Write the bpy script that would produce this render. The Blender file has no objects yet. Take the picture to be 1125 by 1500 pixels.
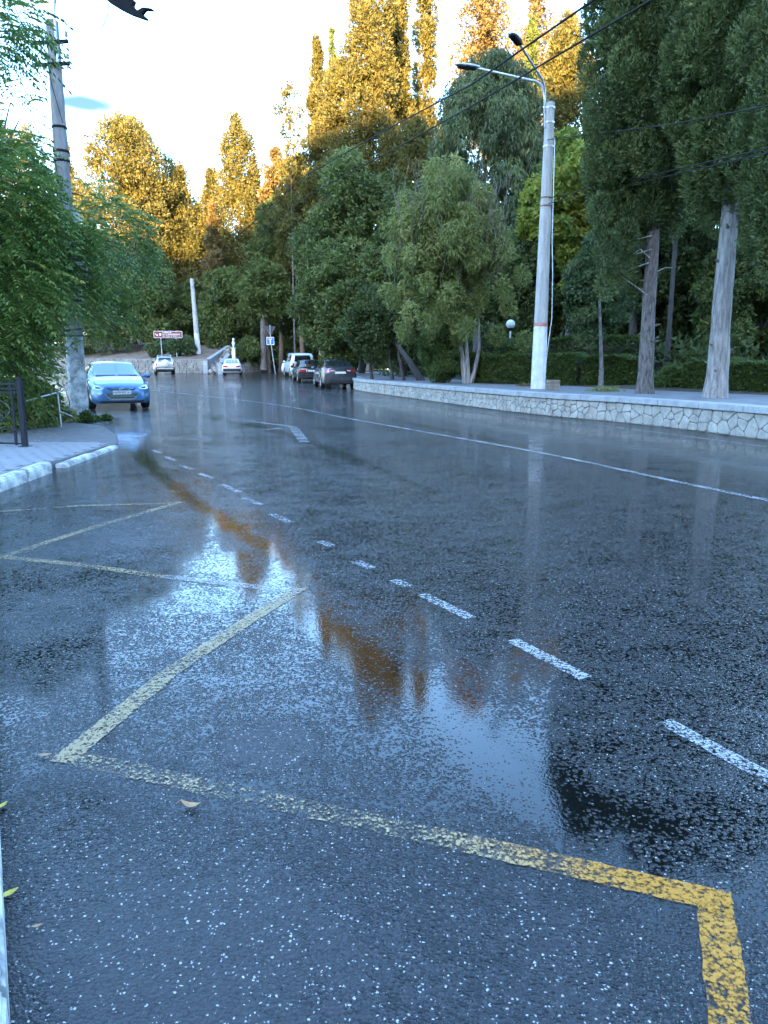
import bpy, bmesh, math, random
import numpy as np
from mathutils import Vector, Matrix
from mathutils.bvhtree import BVHTree

# ------------------------------------------------------------------ camera, world, sun
S = bpy.context.scene
C = S.collection
F, HZ, CAMH = 1127.0, 523.0, 1.55
PITCH = math.atan((750 - HZ) / F)
cam_d = bpy.data.cameras.new('camera')
cam = bpy.data.objects.new('camera', cam_d); C.objects.link(cam)
cam.location = (0, 0, CAMH); cam.rotation_euler = (math.pi/2 - PITCH, 0, 0)
cam_d.sensor_fit = 'VERTICAL'; cam_d.sensor_height = 36; cam_d.lens = 36*F/1500
cam_d.clip_end = 6000; cam_d.clip_start = .05
S.camera = cam
SUN_EL, SUN_AZ = math.radians(10.2), math.radians(9)      # light travels towards +Y, a little to +X
W = bpy.data.worlds.new('World'); S.world = W; W.use_nodes = True
wn, wl = W.node_tree.nodes, W.node_tree.links
sky = wn.new('ShaderNodeTexSky'); sky.sky_type = 'NISHITA'; sky.sun_disc = False
sky.sun_elevation = SUN_EL; sky.sun_rotation = math.pi + SUN_AZ
sky.air_density = 1.0; sky.dust_density = 0.7; sky.ozone_density = 3.1
bg = wn['Background']; bg.inputs['Strength'].default_value = 0.15
# one small grey-blue cloud low over the trees
def wnode(t, **k):
    n = wn.new(t)
    for a, v in k.items(): setattr(n, a, v)
    return n
tc = wnode('ShaderNodeTexCoord')
cd = Vector((-.328, .906, .270)).normalized()
mp = wnode('ShaderNodeVectorMath', operation='SUBTRACT'); mp.inputs[1].default_value = cd
wl.new(tc.outputs['Generated'], mp.inputs[0])
sc = wnode('ShaderNodeVectorMath', operation='MULTIPLY'); sc.inputs[1].default_value = (18, 18, 95)
wl.new(mp.outputs[0], sc.inputs[0])
ln = wnode('ShaderNodeVectorMath', operation='LENGTH'); wl.new(sc.outputs[0], ln.inputs[0])
nz = wnode('ShaderNodeTexNoise'); nz.inputs['Scale'].default_value = 26; wl.new(tc.outputs['Generated'], nz.inputs['Vector'])
ma = wnode('ShaderNodeMath', operation='MULTIPLY_ADD'); ma.inputs[1].default_value = .9
wl.new(nz.outputs['Fac'], ma.inputs[0]); wl.new(ln.outputs['Value'], ma.inputs[2])
mr = wnode('ShaderNodeMapRange', interpolation_type='SMOOTHSTEP')
for i, v in zip((1, 2, 3, 4), (.75, 1.5, 1, 0)): mr.inputs[i].default_value = v
wl.new(ma.outputs[0], mr.inputs[0])
mx = wnode('ShaderNodeMix', data_type='RGBA', blend_type='MULTIPLY'); mx.inputs[7].default_value = (.13, .135, .15, 1)
wl.new(mr.outputs[0], mx.inputs[0]); wl.new(sky.outputs[0], mx.inputs[6]); wl.new(mx.outputs[2], bg.inputs['Color'])
sd = bpy.data.lights.new('sun', 'SUN'); sd.energy = 4.3; sd.angle = math.radians(.5); sd.color = (1, .67, .31)
sun = bpy.data.objects.new('sun', sd); C.objects.link(sun)
sun.rotation_euler = Vector((math.sin(SUN_AZ)*math.cos(SUN_EL), math.cos(SUN_AZ)*math.cos(SUN_EL), -math.sin(SUN_EL))).to_track_quat('-Z', 'Y').to_euler()
vs = S.view_settings; vs.view_transform = 'Standard'; vs.look = 'None'; vs.gamma = 1; vs.exposure = 3.95
S.render.resolution_x, S.render.resolution_y = 768, 1024
try: S.cycles.max_bounces = 6; S.cycles.transparent_max_bounces = 12
except Exception: pass

# ------------------------------------------------------------------ pixel helpers (photo pixels, 1125 x 1500)
def ray(x, y):
    u, v = (x-562.5)/F, (750-y)/F
    return u, math.cos(PITCH)+v*math.sin(PITCH), -math.sin(PITCH)+v*math.cos(PITCH)
def g(x, y, z=0.0):                       # where the pixel meets level z
    u, dy, dz = ray(x, y); t = (z-CAMH)/dz
    return Vector((u*t, dy*t, z))
def at(x, y, Y):                          # the pixel's direction at distance Y
    u, dy, dz = ray(x, y); t = Y/dy
    return Vector((u*t, Y, CAMH+dz*t))

# ------------------------------------------------------------------ object helpers
def tag(o, label=None, cat=None, group=None, kind=None):
    if label: o['label'] = label
    if cat: o['category'] = cat
    if group: o['group'] = group
    if kind: o['kind'] = kind
    return o
def thing(name, label, cat, loc=(0, 0, 0), rz=0.0, group=None):
    o = bpy.data.objects.new(name, None); C.objects.link(o); o.empty_display_size = .2
    o.location = loc; o.rotation_euler = (0, 0, rz)
    return tag(o, label, cat, group)
def link(name, me, mat=None, parent=None, smooth=None):
    o = bpy.data.objects.new(name, me); C.objects.link(o)
    if mat is not None and not me.materials: me.materials.append(mat)
    if parent is not None: o.parent = parent
    if smooth is not None:
        me.polygons.foreach_set('use_smooth', [True]*len(me.polygons))
        if smooth < 180: me.set_sharp_from_angle(angle=math.radians(smooth))
    return o
class MB:
    """collects shapes into one mesh"""
    def __init__(s): s.v = []; s.f = []
    def add(s, v, f):
        n = len(s.v); s.v += [tuple(p) for p in v]; s.f += [tuple(i+n for i in q) for q in f]; return s
    def box(s, c, d, rot=None, taper=1.0):
        M = rot or Matrix.Identity(3); c = Vector(c); v = []
        for z in (-.5, .5):
            k = taper if z > 0 else 1
            for x, y in ((-.5, -.5), (.5, -.5), (.5, .5), (-.5, .5)): v.append(c + M @ Vector((x*d[0]*k, y*d[1]*k, z*d[2])))
        return s.add(v, [(3, 2, 1, 0), (4, 5, 6, 7), (0, 1, 5, 4), (1, 2, 6, 5), (2, 3, 7, 6), (3, 0, 4, 7)])
    def tube(s, pts, r, n=8, cap=True, jit=0, rng=None):
        pts = [Vector(p) for p in pts]; rs = r if hasattr(r, '__len__') else [r]*len(pts); v = []; f = []
        up = None
        for i, p in enumerate(pts):
            t = (pts[min(i+1, len(pts)-1)] - pts[max(i-1, 0)]).normalized()
            if up is None: up = Vector((0, 0, 1)) if abs(t.z) < .9 else Vector((1, 0, 0))
            a = t.cross(up).normalized(); up = a.cross(t).normalized(); 
            for k in range(n):
                th = 2*math.pi*k/n; q = 1 + (rng.uniform(-jit, jit) if jit else 0)
                v.append(p + (a*math.cos(th) + up*math.sin(th))*rs[i]*q)
        for i in range(len(pts)-1):
            for k in range(n): k2 = (k+1) % n; f.append((i*n+k, i*n+k2, (i+1)*n+k2, (i+1)*n+k))
        if cap: f += [tuple(range(n-1, -1, -1)), tuple((len(pts)-1)*n+k for k in range(n))]
        return s.add(v, f)
    def lathe(s, prof, c=(0, 0, 0), n=20, M=None):
        c = Vector(c); M = M or Matrix.Identity(3); v = []; f = []
        for r, z in prof:
            for k in range(n): th = 2*math.pi*k/n; v.append(c + M @ Vector((r*math.cos(th), r*math.sin(th), z)))
        for i in range(len(prof)-1):
            for k in range(n): k2 = (k+1) % n; f.append((i*n+k, i*n+k2, (i+1)*n+k2, (i+1)*n+k))
        f += [tuple(range(n-1, -1, -1)), tuple((len(prof)-1)*n+k for k in range(n))]
        return s.add(v, f)
    def prism(s, poly, off):
        n = len(poly); a = [Vector(p) for p in poly]; o = Vector(off); b = [p+o for p in a]
        return s.add(a+b, [tuple(range(n-1, -1, -1)), tuple(range(n, 2*n))] + [(k, (k+1) % n, n+(k+1) % n, n+k) for k in range(n)])
    def mesh(s, name):
        me = bpy.data.meshes.new(name); me.from_pydata(s.v, [], s.f); me.update(); return me
    def build(s, name, mat, parent=None, smooth=None, bevel=0):
        me = s.mesh(name)
        bm = bmesh.new(); bm.from_mesh(me)
        bmesh.ops.recalc_face_normals(bm, faces=bm.faces)
        if bevel:
            bmesh.ops.bevel(bm, geom=[e for e in bm.edges if len(e.link_faces) == 2 and e.calc_face_angle(0) > .5], offset=bevel, segments=2, affect='EDGES', clamp_overlap=True)
        bm.to_mesh(me); bm.free()
        return link(name, me, mat, parent, smooth)
def np_mesh(name, v, quads, rnd=None):
    """big mesh from numpy arrays; quads (n,4) or tris (n,3)"""
    me = bpy.data.meshes.new(name); k = quads.shape[1]
    me.vertices.add(len(v)); me.vertices.foreach_set('co', np.ascontiguousarray(v, np.float32).ravel())
    me.loops.add(quads.size); me.loops.foreach_set('vertex_index', np.ascontiguousarray(quads, np.int32).ravel())
    me.polygons.add(len(quads)); me.polygons.foreach_set('loop_start', np.arange(0, quads.size, k, dtype=np.int32))
    try: me.polygons.foreach_set('loop_total', np.full(len(quads), k, np.int32))
    except Exception: pass
    me.update(calc_edges=True)
    if rnd is not None:
        a = me.attributes.new('rnd', 'FLOAT', 'POINT'); a.data.foreach_set('value', np.ascontiguousarray(rnd, np.float32))
    return me

# ------------------------------------------------------------------ materials
class NT:
    def __init__(s, name):
        s.m = bpy.data.materials.new(name); s.m.use_nodes = True; s.n = s.m.node_tree.nodes; s.l = s.m.node_tree.links
        s.b = s.n['Principled BSDF']; s.out = s.n['Material Output']
    def new(s, t, ins=None, **k):
        n = s.n.new(t)
        for a, v in k.items(): setattr(n, a, v)
        for a, v in (ins or {}).items():
            if hasattr(v, 'is_output'): s.l.new(v, n.inputs[a])
            else: n.inputs[a].default_value = v
        return n
    def math(s, op, a, b=0.0, c=0.0, clamp=False): return s.new('ShaderNodeMath', {0: a, 1: b, 2: c}, operation=op, use_clamp=clamp).outputs[0]
    def ramp(s, v, lo, hi, a=0.0, b=1.0, smooth=True): return s.new('ShaderNodeMapRange', {0: v, 1: lo, 2: hi, 3: a, 4: b}, interpolation_type='SMOOTHSTEP' if smooth else 'LINEAR').outputs[0]
    def mix(s, f, a, b): return s.new('ShaderNodeMix', {0: f, 6: a, 7: b}, data_type='RGBA').outputs[2]
    def pos(s): return s.new('ShaderNodeNewGeometry').outputs['Position']
    def objc(s): return s.new('ShaderNodeTexCoord').outputs['Object']
    def noise(s, vec, scale, detail=4, rough=.55): return s.new('ShaderNodeTexNoise', {'Vector': vec, 'Scale': scale, 'Detail': detail, 'Roughness': rough}).outputs['Fac']
    def set(s, **k):
        for a, v in k.items():
            i = s.b.inputs[a.replace('_', ' ')]
            if hasattr(v, 'is_output'): s.l.new(v, i)
            else: i.default_value = v
    def bump(s, h, dist, strength=1.0): s.l.new(s.new('ShaderNodeBump', {'Height': h, 'Distance': dist, 'Strength': strength}).outputs[0], s.b.inputs['Normal'])
def c4(c): return (c[0], c[1], c[2], 1)
def mat_rough(name, a, b, scale=6, rough=.8, bump=.004, spec=.4, detail=6, metal=0, stretch=None):
    """two-tone noisy surface with fine relief"""
    t = NT(name); p = t.objc()
    if stretch: p = t.new('ShaderNodeMapping', {0: p, 3: stretch}).outputs[0]
    n = t.noise(p, scale, detail); n2 = t.noise(p, scale*7, 3)
    f = t.ramp(t.math('MULTIPLY_ADD', n2, .35, n), .42, .92)
    t.set(Base_Color=t.mix(f, c4(a), c4(b)), Roughness=rough, Specular_IOR_Level=spec, Metallic=metal)
    if bump: t.bump(t.math('MULTIPLY_ADD', n2, .6, n), bump)
    return t.m
def mat_plain(name, c, rough=.4, metal=0, spec=.5, coat=0, emit=None):
    t = NT(name); n = t.noise(t.objc(), 9, 3)
    t.set(Base_Color=t.mix(n, c4([q*.85 for q in c]), c4([min(1, q*1.12) for q in c])), Roughness=rough, Metallic=metal, Specular_IOR_Level=spec, Coat_Weight=coat, Coat_Roughness=.05)
    return t.m
def mat_leaf(name, a, b, c=None, rough=.55, trans=.3):
    """leaf colour varies from leaf to leaf (attribute rnd)"""
    t = NT(name); r = t.new('ShaderNodeAttribute', attribute_name='rnd').outputs['Fac']
    cr = t.new('ShaderNodeValToRGB', {0: r}); e = cr.color_ramp.elements
    e[0].color = c4(a); e[0].position = .1; e[1].color = c4(b); e[1].position = .8
    if c: q = e.new(.97); q.color = c4(c)
    t.set(Base_Color=cr.outputs[0], Roughness=rough, Specular_IOR_Level=.35)
    tr = t.new('ShaderNodeBsdfTranslucent', {0: cr.outputs[0]})
    mxs = t.new('ShaderNodeMixShader', {0: trans, 1: t.b.outputs[0], 2: tr.outputs[0]})
    t.l.new(mxs.outputs[0], t.out.inputs[0]); return t.m
M = {}
M['cyp_sunlit'] = mat_leaf('sun-gilded cypress foliage', (.08, .08, .02), (.17, .145, .035), (.22, .16, .045), trans=.5)  # gold of the low sun put into the leaf colour
M['pine_sunlit'] = mat_leaf('sun-gilded pine foliage', (.07, .078, .02), (.155, .135, .035), (.21, .14, .04), trans=.5)  # low-sun gold in the leaf colour here too
M['gilded_dry'] = mat_leaf('sun-gilded and dry foliage', (.11, .085, .03), (.21, .145, .05), (.27, .16, .07), trans=.4)  # sunlight on the crowns painted as leaf colour; also serves dry weeds
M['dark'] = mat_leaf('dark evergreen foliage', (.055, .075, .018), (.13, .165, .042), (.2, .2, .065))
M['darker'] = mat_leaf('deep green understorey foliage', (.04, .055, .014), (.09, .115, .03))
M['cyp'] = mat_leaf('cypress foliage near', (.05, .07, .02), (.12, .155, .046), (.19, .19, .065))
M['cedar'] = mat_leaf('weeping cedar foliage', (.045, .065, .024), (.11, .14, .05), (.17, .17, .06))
M['willow'] = mat_leaf('light loose foliage', (.13, .155, .04), (.26, .28, .085), (.36, .3, .1), trans=.4)
M['plane'] = mat_leaf('yellow green foliage', (.12, .17, .03), (.28, .31, .05), (.4, .33, .06), trans=.45)
M['pinnate'] = mat_leaf('feathery green foliage', (.07, .125, .026), (.165, .24, .055), (.3, .28, .05), trans=.35, rough=.45)
M['hedge'] = mat_leaf('clipped hedge foliage', (.042, .066, .015), (.11, .16, .036), (.18, .2, .05))
M['shrub'] = mat_leaf('grey green shrub foliage', (.055, .09, .035), (.12, .16, .06), (.19, .18, .06))
M['bark'] = mat_rough('bark', (.06, .05, .045), (.25, .21, .19), 4, .9, .05, stretch=(5, 5, 1.1))
M['bark_pale'] = mat_rough('pale weathered bark', (.17, .145, .13), (.46, .42, .39), 2.6, .85, .05, stretch=(6, 6, .9))
M['bark_dark'] = mat_rough('dark bark', (.035, .03, .028), (.09, .075, .065), 5, .9, .02, stretch=(5, 5, .8))
M['bark_red'] = mat_rough('reddish bark', (.12, .075, .05), (.26, .18, .13), 4, .9, .03, stretch=(6, 6, .8))
M['concrete'] = mat_rough('concrete', (.26, .255, .25), (.42, .41, .40), 3, .85, .004)
M['pole_con'] = mat_rough('pole concrete', (.30, .29, .28), (.46, .44, .42), 2.5, .85, .003, stretch=(3, 3, .6))
M['whitewash'] = mat_rough('whitewash', (.5, .5, .48), (.68, .68, .66), 4, .8, .003)
M['band_red'] = mat_rough('faded red band', (.5, .13, .08), (.62, .3, .24), 9, .8, .002)
M['stone'] = mat_rough('pale cladding stone', (.27, .25, .215), (.48, .45, .40), 3.5, .75, .006)
M['mortar'] = mat_rough('grey mortar', (.14, .135, .125), (.25, .24, .225), 9, .9, .006)
M['coping'] = mat_rough('coping concrete', (.27, .28, .29), (.42, .42, .42), 4, .6, .003)
M['earth'] = mat_rough('dry earth and needles', (.13, .085, .06), (.27, .19, .14), 1.6, .95, .05)
M['soil'] = mat_rough('leaf litter', (.04, .032, .025), (.10, .08, .055), 3, .95, .03)
M['rubble'] = mat_rough('rubble stone', (.2, .165, .135), (.4, .35, .3), 2, .9, .02)
M['far_stone'] = mat_rough('grey brown wall stone', (.17, .145, .125), (.34, .30, .26), 1.2, .9, .02)
M['path'] = mat_rough('pale path', (.36, .33, .3), (.5, .47, .43), 2, .9, .005)
M['black_iron'] = mat_plain('black painted iron', (.012, .014, .02), .4)
M['galv'] = mat_rough('galvanised steel', (.42, .43, .45), (.60, .61, .62), 6, .45, 0, metal=.6)
M['sign_back'] = mat_rough('sign back metal', (.5, .52, .55), (.68, .7, .72), 5, .5, 0, metal=.3)
M['wire'] = mat_plain('black wire', (.012, .012, .014), .8, 0, .2)
M['lamp_dark'] = mat_plain('dark lamp housing', (.012, .012, .014), .85, 0, .15)
M['insul'] = mat_plain('insulator glass', (.25, .28, .26), .2)
M['globe'] = mat_plain('white globe', (.82, .82, .82), .25)
M['white_paint'] = mat_rough('white plaster', (.6, .6, .6), (.8, .8, .79), 4, .7, .002)
M['wood'] = mat_rough('weathered wood', (.16, .12, .09), (.28, .22, .17), 5, .8, .004)
# ------------------------------------------------------------------ road, ground, markings
def seg_dist(X, Y, pts):
    """distance of grid points to a polyline, and position along it 0..1"""
    best = np.full(X.shape, 1e9); par = np.zeros(X.shape); n = len(pts)-1
    for i in range(n):
        ax, ay = pts[i][0], pts[i][1]; bx, by = pts[i+1][0], pts[i+1][1]
        dx, dy = bx-ax, by-ay; L2 = dx*dx+dy*dy+1e-9
        t = np.clip(((X-ax)*dx+(Y-ay)*dy)/L2, 0, 1)
        d = np.hypot(X-ax-t*dx, Y-ay-t*dy); m = d < best
        best = np.where(m, d, best); par = np.where(m, (i+t)/n, par)
    return best, par
xs = np.unique(np.round(np.concatenate([np.linspace(-90, -9, 22), np.arange(-9, -4.5, .2), np.arange(-4.5, 4, .06), np.arange(4, 9, .15), np.linspace(9, 16, 12)]), 4))
ys = np.unique(np.round(np.concatenate([np.linspace(-25, .8, 10), np.arange(.8, 7, .055), np.arange(7, 15, .09), np.arange(15, 30, .22), np.linspace(30, 110, 40)]), 4))
GX, GY = np.meshgrid(xs, ys)
wet = np.full(GX.shape, .49)
P = lambda *q: [tuple(g(x, y))[:2] for x, y in q]
def puddle(pts, w, level):
    global wet
    d, t = seg_dist(GX, GY, pts); ww = np.interp(t, np.linspace(0, 1, len(w)), w)
    wet = np.maximum(wet, .49 + (level-.49)*np.clip(1.6-d/ww, 0, 1))
# the gutter of standing water that winds down the road
puddle(P((165, 612), (185, 640), (203, 664), (240, 700), (285, 735), (330, 765), (395, 805), (425, 850), (440, 890)), [.12, .15, .11, .09, .08, .08, .07, .07, .06], .82)
puddle(P((440, 890), (475, 925), (540, 970), (600, 1000)), [.07, .1, .13, .1], .86)
puddle(P((600, 1000), (670, 1045), (735, 1100), (790, 1165), (825, 1205)), [.09, .14, .17, .12, .07], .95)
puddle(P((825, 1150), (900, 1190), (980, 1210)), [.06, .08, .05], .8)
puddle(P((215, 880), (330, 880), (430, 845)), [.2, .28, .2], .62)
puddle(P((330, 820), (400, 860)), [.2, .15], .7)
# long wet wheel tracks and seams
puddle(P((300, 612), (380, 625), (470, 652), (560, 690), (640, 722)), [.12, .14, .12, .1, .05], .62)
puddle(P((560, 612), (660, 632), (760, 652), (800, 660)), [.12, .14, .12, .06], .62)
puddle(P((830, 676), (900, 684), (1000, 690)), [.1, .12, .08], .62)
puddle(P((560, 592), (700, 611), (850, 630), (1000, 648), (1125, 668)), [.5, .45, .4, .35, .3], .72)
puddle(P((150, 700), (260, 690)), [.3, .3], .55)
# drier, dark spots
for (x, y, r, k) in ((400, 1090, .19, .6), (120, 790, .8, .22), (60, 900, .45, .22), (500, 1420, .6, .2), (60, 1300, .4, .25), (900, 1450, .35, .15), (250, 1450, .4, .2)):
    c = g(x, y); d = np.hypot(GX-c.x, (GY-c.y)); wet -= k*np.clip(1.5-d/r, 0, 1)
v = np.stack([GX.ravel(), GY.ravel(), np.zeros(GX.size)], 1)
ny, nx = GX.shape; idx = np.arange(nx*ny).reshape(ny, nx)
q = np.stack([idx[:-1, :-1].ravel(), idx[:-1, 1:].ravel(), idx[1:, 1:].ravel(), idx[1:, :-1].ravel()], 1)
me = np_mesh('road', v, q)
a = me.attributes.new('wet', 'FLOAT', 'POINT'); a.data.foreach_set('value', wet.ravel().astype(np.float32))

def asphalt_nodes(t):
    p = t.pos()
    v1 = t.new('ShaderNodeTexVoronoi', {'Vector': p, 'Scale': 74.0, 'Randomness': 1.0})
    v2 = t.new('ShaderNodeTexVoronoi', {'Vector': p, 'Scale': 130.0, 'Randomness': 1.0})
    dome = lambda d, r: t.math('SUBTRACT', 1.0, t.math('POWER', t.math('DIVIDE', d, r), 2.0), clamp=True)
    h1 = dome(v1.outputs['Distance'], .72); h2 = dome(v2.outputs['Distance'], .72)
    pick = t.new('ShaderNodeSeparateColor', {0: v1.outputs['Color']})
    hs = t.math('MULTIPLY', h1, t.math('MULTIPLY_ADD', pick.outputs[0], .75, .25))      # stones of uneven height
    h = t.math('MULTIPLY_ADD', h2, .35, hs)
    h = t.math('MULTIPLY_ADD', t.noise(p, 9, 3), .35, h)
    return p, h, pick, v1
t = NT('wet asphalt'); p, h, pick, v1 = asphalt_nodes(t)
wa = t.new('ShaderNodeAttribute', attribute_name='wet').outputs['Fac']
big = t.noise(p, .55, 4); mid = t.noise(p, 3.2, 5)
lvl = t.math('ADD', wa, t.math('ADD', t.math('MULTIPLY_ADD', big, .5, -.25), t.math('ADD', t.math('MULTIPLY_ADD', mid, .55, -.275), t.math('MULTIPLY_ADD', t.noise(p, 15, 4), .36, -.18))))
sub = t.ramp(t.math('SUBTRACT', t.math('MULTIPLY', lvl, 1.25), h), -.10, .16)           # 1 where a stone lies under water
film = t.ramp(lvl, .05, .5)
hh = t.math('MULTIPLY', h, t.math('SUBTRACT', 1.0, t.math('MULTIPLY', sub, .97)))
base = t.mix(film, (.026, .026, .028, 1), (.006, .007, .009, 1))
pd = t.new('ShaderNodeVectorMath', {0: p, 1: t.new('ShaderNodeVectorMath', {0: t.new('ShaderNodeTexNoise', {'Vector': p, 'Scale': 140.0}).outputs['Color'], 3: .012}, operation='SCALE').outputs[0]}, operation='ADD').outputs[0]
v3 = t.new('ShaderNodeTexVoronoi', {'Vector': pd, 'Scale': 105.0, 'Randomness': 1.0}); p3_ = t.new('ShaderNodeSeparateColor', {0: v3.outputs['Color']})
dens = t.math('MULTIPLY_ADD', t.noise(p, 1.3, 3), .16, .70)                        # pale chips and painted sky glints, denser in places
chip_glint = t.math('MULTIPLY', t.math('GREATER_THAN', p3_.outputs[0], dens), t.ramp(t.math('DIVIDE', v3.outputs['Distance'], t.math('MULTIPLY_ADD', p3_.outputs[1], .4, .12)), .7, .95, 1, 0))
chip_glint = t.math('MULTIPLY', chip_glint, t.math('SUBTRACT', 1.0, t.math('MULTIPLY', sub, .8)))
base = t.mix(t.math('MULTIPLY', t.ramp(pick.outputs[2], .35, 1.0), t.ramp(h, .35, .9)), base, (.035, .035, .037, 1))  # stone tops lighter, gaps left dark: cavity shade put into the colour
base = t.mix(chip_glint, base, t.mix(p3_.outputs[2], (.16, .16, .155, 1), (.5, .49, .46, 1)))
base = t.mix(sub, base, (.004, .0045, .005, 1))
ro = t.math('ADD', t.math('MULTIPLY', t.math('SUBTRACT', 1.0, sub), t.ramp(film, 0, 1, .34, .09)), .02)
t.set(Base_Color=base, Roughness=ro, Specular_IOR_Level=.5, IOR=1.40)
t.bump(hh, .0030, 1.0)
M['asphalt'] = t.m
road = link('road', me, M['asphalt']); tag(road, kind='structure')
gm = MB().add([(-3000, -3000, -.03), (3000, -3000, -.03), (3000, 3000, -.03), (-3000, 3000, -.03)], [(0, 1, 2, 3)])
tag(gm.build('ground', M['soil']), kind='structure')

def paint_mat(name, col, col2, wear, most=1.0):
    t = NT(name); p, h, pick, v1 = asphalt_nodes(t)
    n = t.noise(p, 14, 5, .65); n2 = t.noise(p, 2.2, 3)
    k = t.math('ADD', t.math('MULTIPLY', h, .35), t.math('ADD', t.math('MULTIPLY', t.noise(p, 38, 5, .7), 1.0), t.math('MULTIPLY', n2, .5)))
    al = t.math('MULTIPLY', t.ramp(k, wear-.05, wear+.28), most)
    t.set(Base_Color=t.mix(t.noise(p, 30, 4), c4(col), c4(col2)), Roughness=.38, Alpha=al, IOR=1.36)
    t.bump(h, .003, .8); return t.m
M['yellow_new'] = paint_mat('worn yellow paint', (.66, .37, .03), (.78, .48, .07), .89)
def grad_paint():
    t = NT('yellow paint, worn away to one side'); p, h, pick, v1 = asphalt_nodes(t); s_ = t.new('ShaderNodeSeparateXYZ', {0: p})
    f = t.ramp(t.math('MULTIPLY_ADD', t.noise(p, 5, 3), .5, s_.outputs[0]), .35, 1.05)
    n = t.noise(p, 14, 5, .65); n2 = t.noise(p, 2.6, 4)
    k = t.math('ADD', t.math('MULTIPLY', h, .3), t.math('ADD', t.math('MULTIPLY', t.noise(p, 42, 5, .7), 1.0), t.math('MULTIPLY', n2, .6)))
    w_ = t.math('SUBTRACT', 1.0, t.math('MULTIPLY', f, .16)); al = t.ramp(t.math('SUBTRACT', k, w_), -.05, .3)
    col = t.mix(f, t.mix(t.noise(p, 30, 4), (.34, .25, .12, 1), (.44, .34, .2, 1)), t.mix(t.noise(p, 22, 5), (.42, .165, .008, 1), (.56, .25, .02, 1)))
    t.set(Base_Color=col, Roughness=.4, Alpha=al, IOR=1.4); t.bump(h, .0025, .8); return t.m
M['yellow_grad'] = grad_paint()
M['yellow_old'] = paint_mat('washed out yellow paint', (.36, .26, .12), (.46, .35, .2), .82, .8)
M['yellow_far'] = paint_mat('thin washed out yellow paint', (.36, .26, .12), (.46, .35, .2), .86, .6)
M['white_line'] = paint_mat('worn white paint', (.36, .37, .38), (.5, .5, .5), .87, .85)
M['white_old'] = paint_mat('faded white paint', (.42, .43, .45), (.55, .55, .57), .88, .5)
def stripe(name, pts, w, mat, z=.004):
    pts = [Vector((p[0], p[1], 0)) for p in pts]; L = []; R = []; rj = random.Random(len(pts)+int(pts[0].x*100))
    if len(pts) < 12:                                     # ragged edges: many short pieces
        o_ = []
        for a_, b_ in zip(pts[:-1], pts[1:]):
            m_ = max(1, int((b_-a_).length/.025)); o_ += [a_.lerp(b_, k/m_) for k in range(m_)]
        pts = o_+[pts[-1]]
    for i, p in enumerate(pts):
        d0 = (p-pts[i-1]).normalized() if i else None; d1 = (pts[i+1]-p).normalized() if i < len(pts)-1 else None
        d = ((d0 or d1)+(d1 or d0)).normalized(); n = Vector((-d.y, d.x, 0))*w/2/max(.35, d.dot(d0 or d1))
        L.append(p+n*rj.uniform(.92, 1.06)+Vector((0, 0, z))); R.append(p-n*rj.uniform(.92, 1.06)+Vector((0, 0, z)))
    n = len(pts); b = MB().add(R+L, [(i, i+1, n+i+1, n+i) for i in range(n-1)])
    return b.build(name, mat, road)
def smooth_line(pts, n=40):
    pts = [Vector((p[0], p[1], 0)) for p in pts]; out = []
    for i in range(len(pts)-1):
        p0, p1, p2, p3 = pts[max(i-1, 0)], pts[i], pts[i+1], pts[min(i+2, len(pts)-1)]
        for k in range(n):
            s = k/n; out.append(.5*((2*p1)+(-p0+p2)*s+(2*p0-5*p1+4*p2-p3)*s*s+(-p0+3*p1-3*p2+p3)*s**3))
    return out+[pts[-1]]
stripe('solid_line', smooth_line([(6.6, 3.5)] + P((1125, 733), (800, 665), (600, 629), (500, 611), (430, 597), (365, 587.5)) + [(-9, 34), (-15, 42), (-24, 50)], 8), .11, M['white_line'])
stripe('edge_line', smooth_line(P((1125, 655), (900, 626), (700, 604), (640, 596), (525, 581)) + [(-5.5, 42)], 8), .09, M['white_old'])
for (a0, a1, m) in (((972, 1057), (1150, 1153), 0), ((750, 938), (858, 994), 0), ((618, 871), (690, 906), 0), ((578, 850), (598, 860), 0), ((520, 822), (545, 833), 1), ((468, 793), (488, 801), 1),
                   ((398, 753), (426, 766), 1), ((357, 730), (383, 740), 1), ((325, 710), (350, 721), 1), ((293, 694), (312, 701), 1), ((266, 682), (282, 688), 1), ((243, 669), (256, 675), 1), ((224, 659), (234, 664), 1)):
    stripe('lane_dash', P(a0, a1), .085, M['white_old'] if m else M['white_line'])
for q in (((362, 616), (432, 626)), ((430, 626), (446, 648)), ((385, 630), (412, 627))):
    stripe('lane_arrow', P(*q), .2, M['white_old'], .0045)
stripe('zigzag_line', P((1078, 1560), (1062, 1440), (1044, 1302)), .10, M['yellow_grad'], .0028)
stripe('zigzag_line', P((1072, 1325), (930, 1292), (800, 1262), (640, 1226), (380, 1170), (112, 1112)), .10, M['yellow_grad'], .0036)
stripe('zigzag_line', P((88, 1118), (250, 985), (360, 912), (440, 862)), .10, M['yellow_old'], .0044)
stripe('zigzag_line', P((440, 868), (330, 855), (240, 845)), .09, M['white_old'], .005)
stripe('zigzag_line', P((240, 845), (120, 828), (-40, 812)), .09, M['yellow_far'], .0034)
stripe('zigzag_line', P((-10, 820), (130, 775), (265, 735)), .09, M['yellow_far'], .0026)
stripe('zigzag_line', P((262, 737), (120, 741), (-10, 750)), .08, M['yellow_far'], .003)

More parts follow.
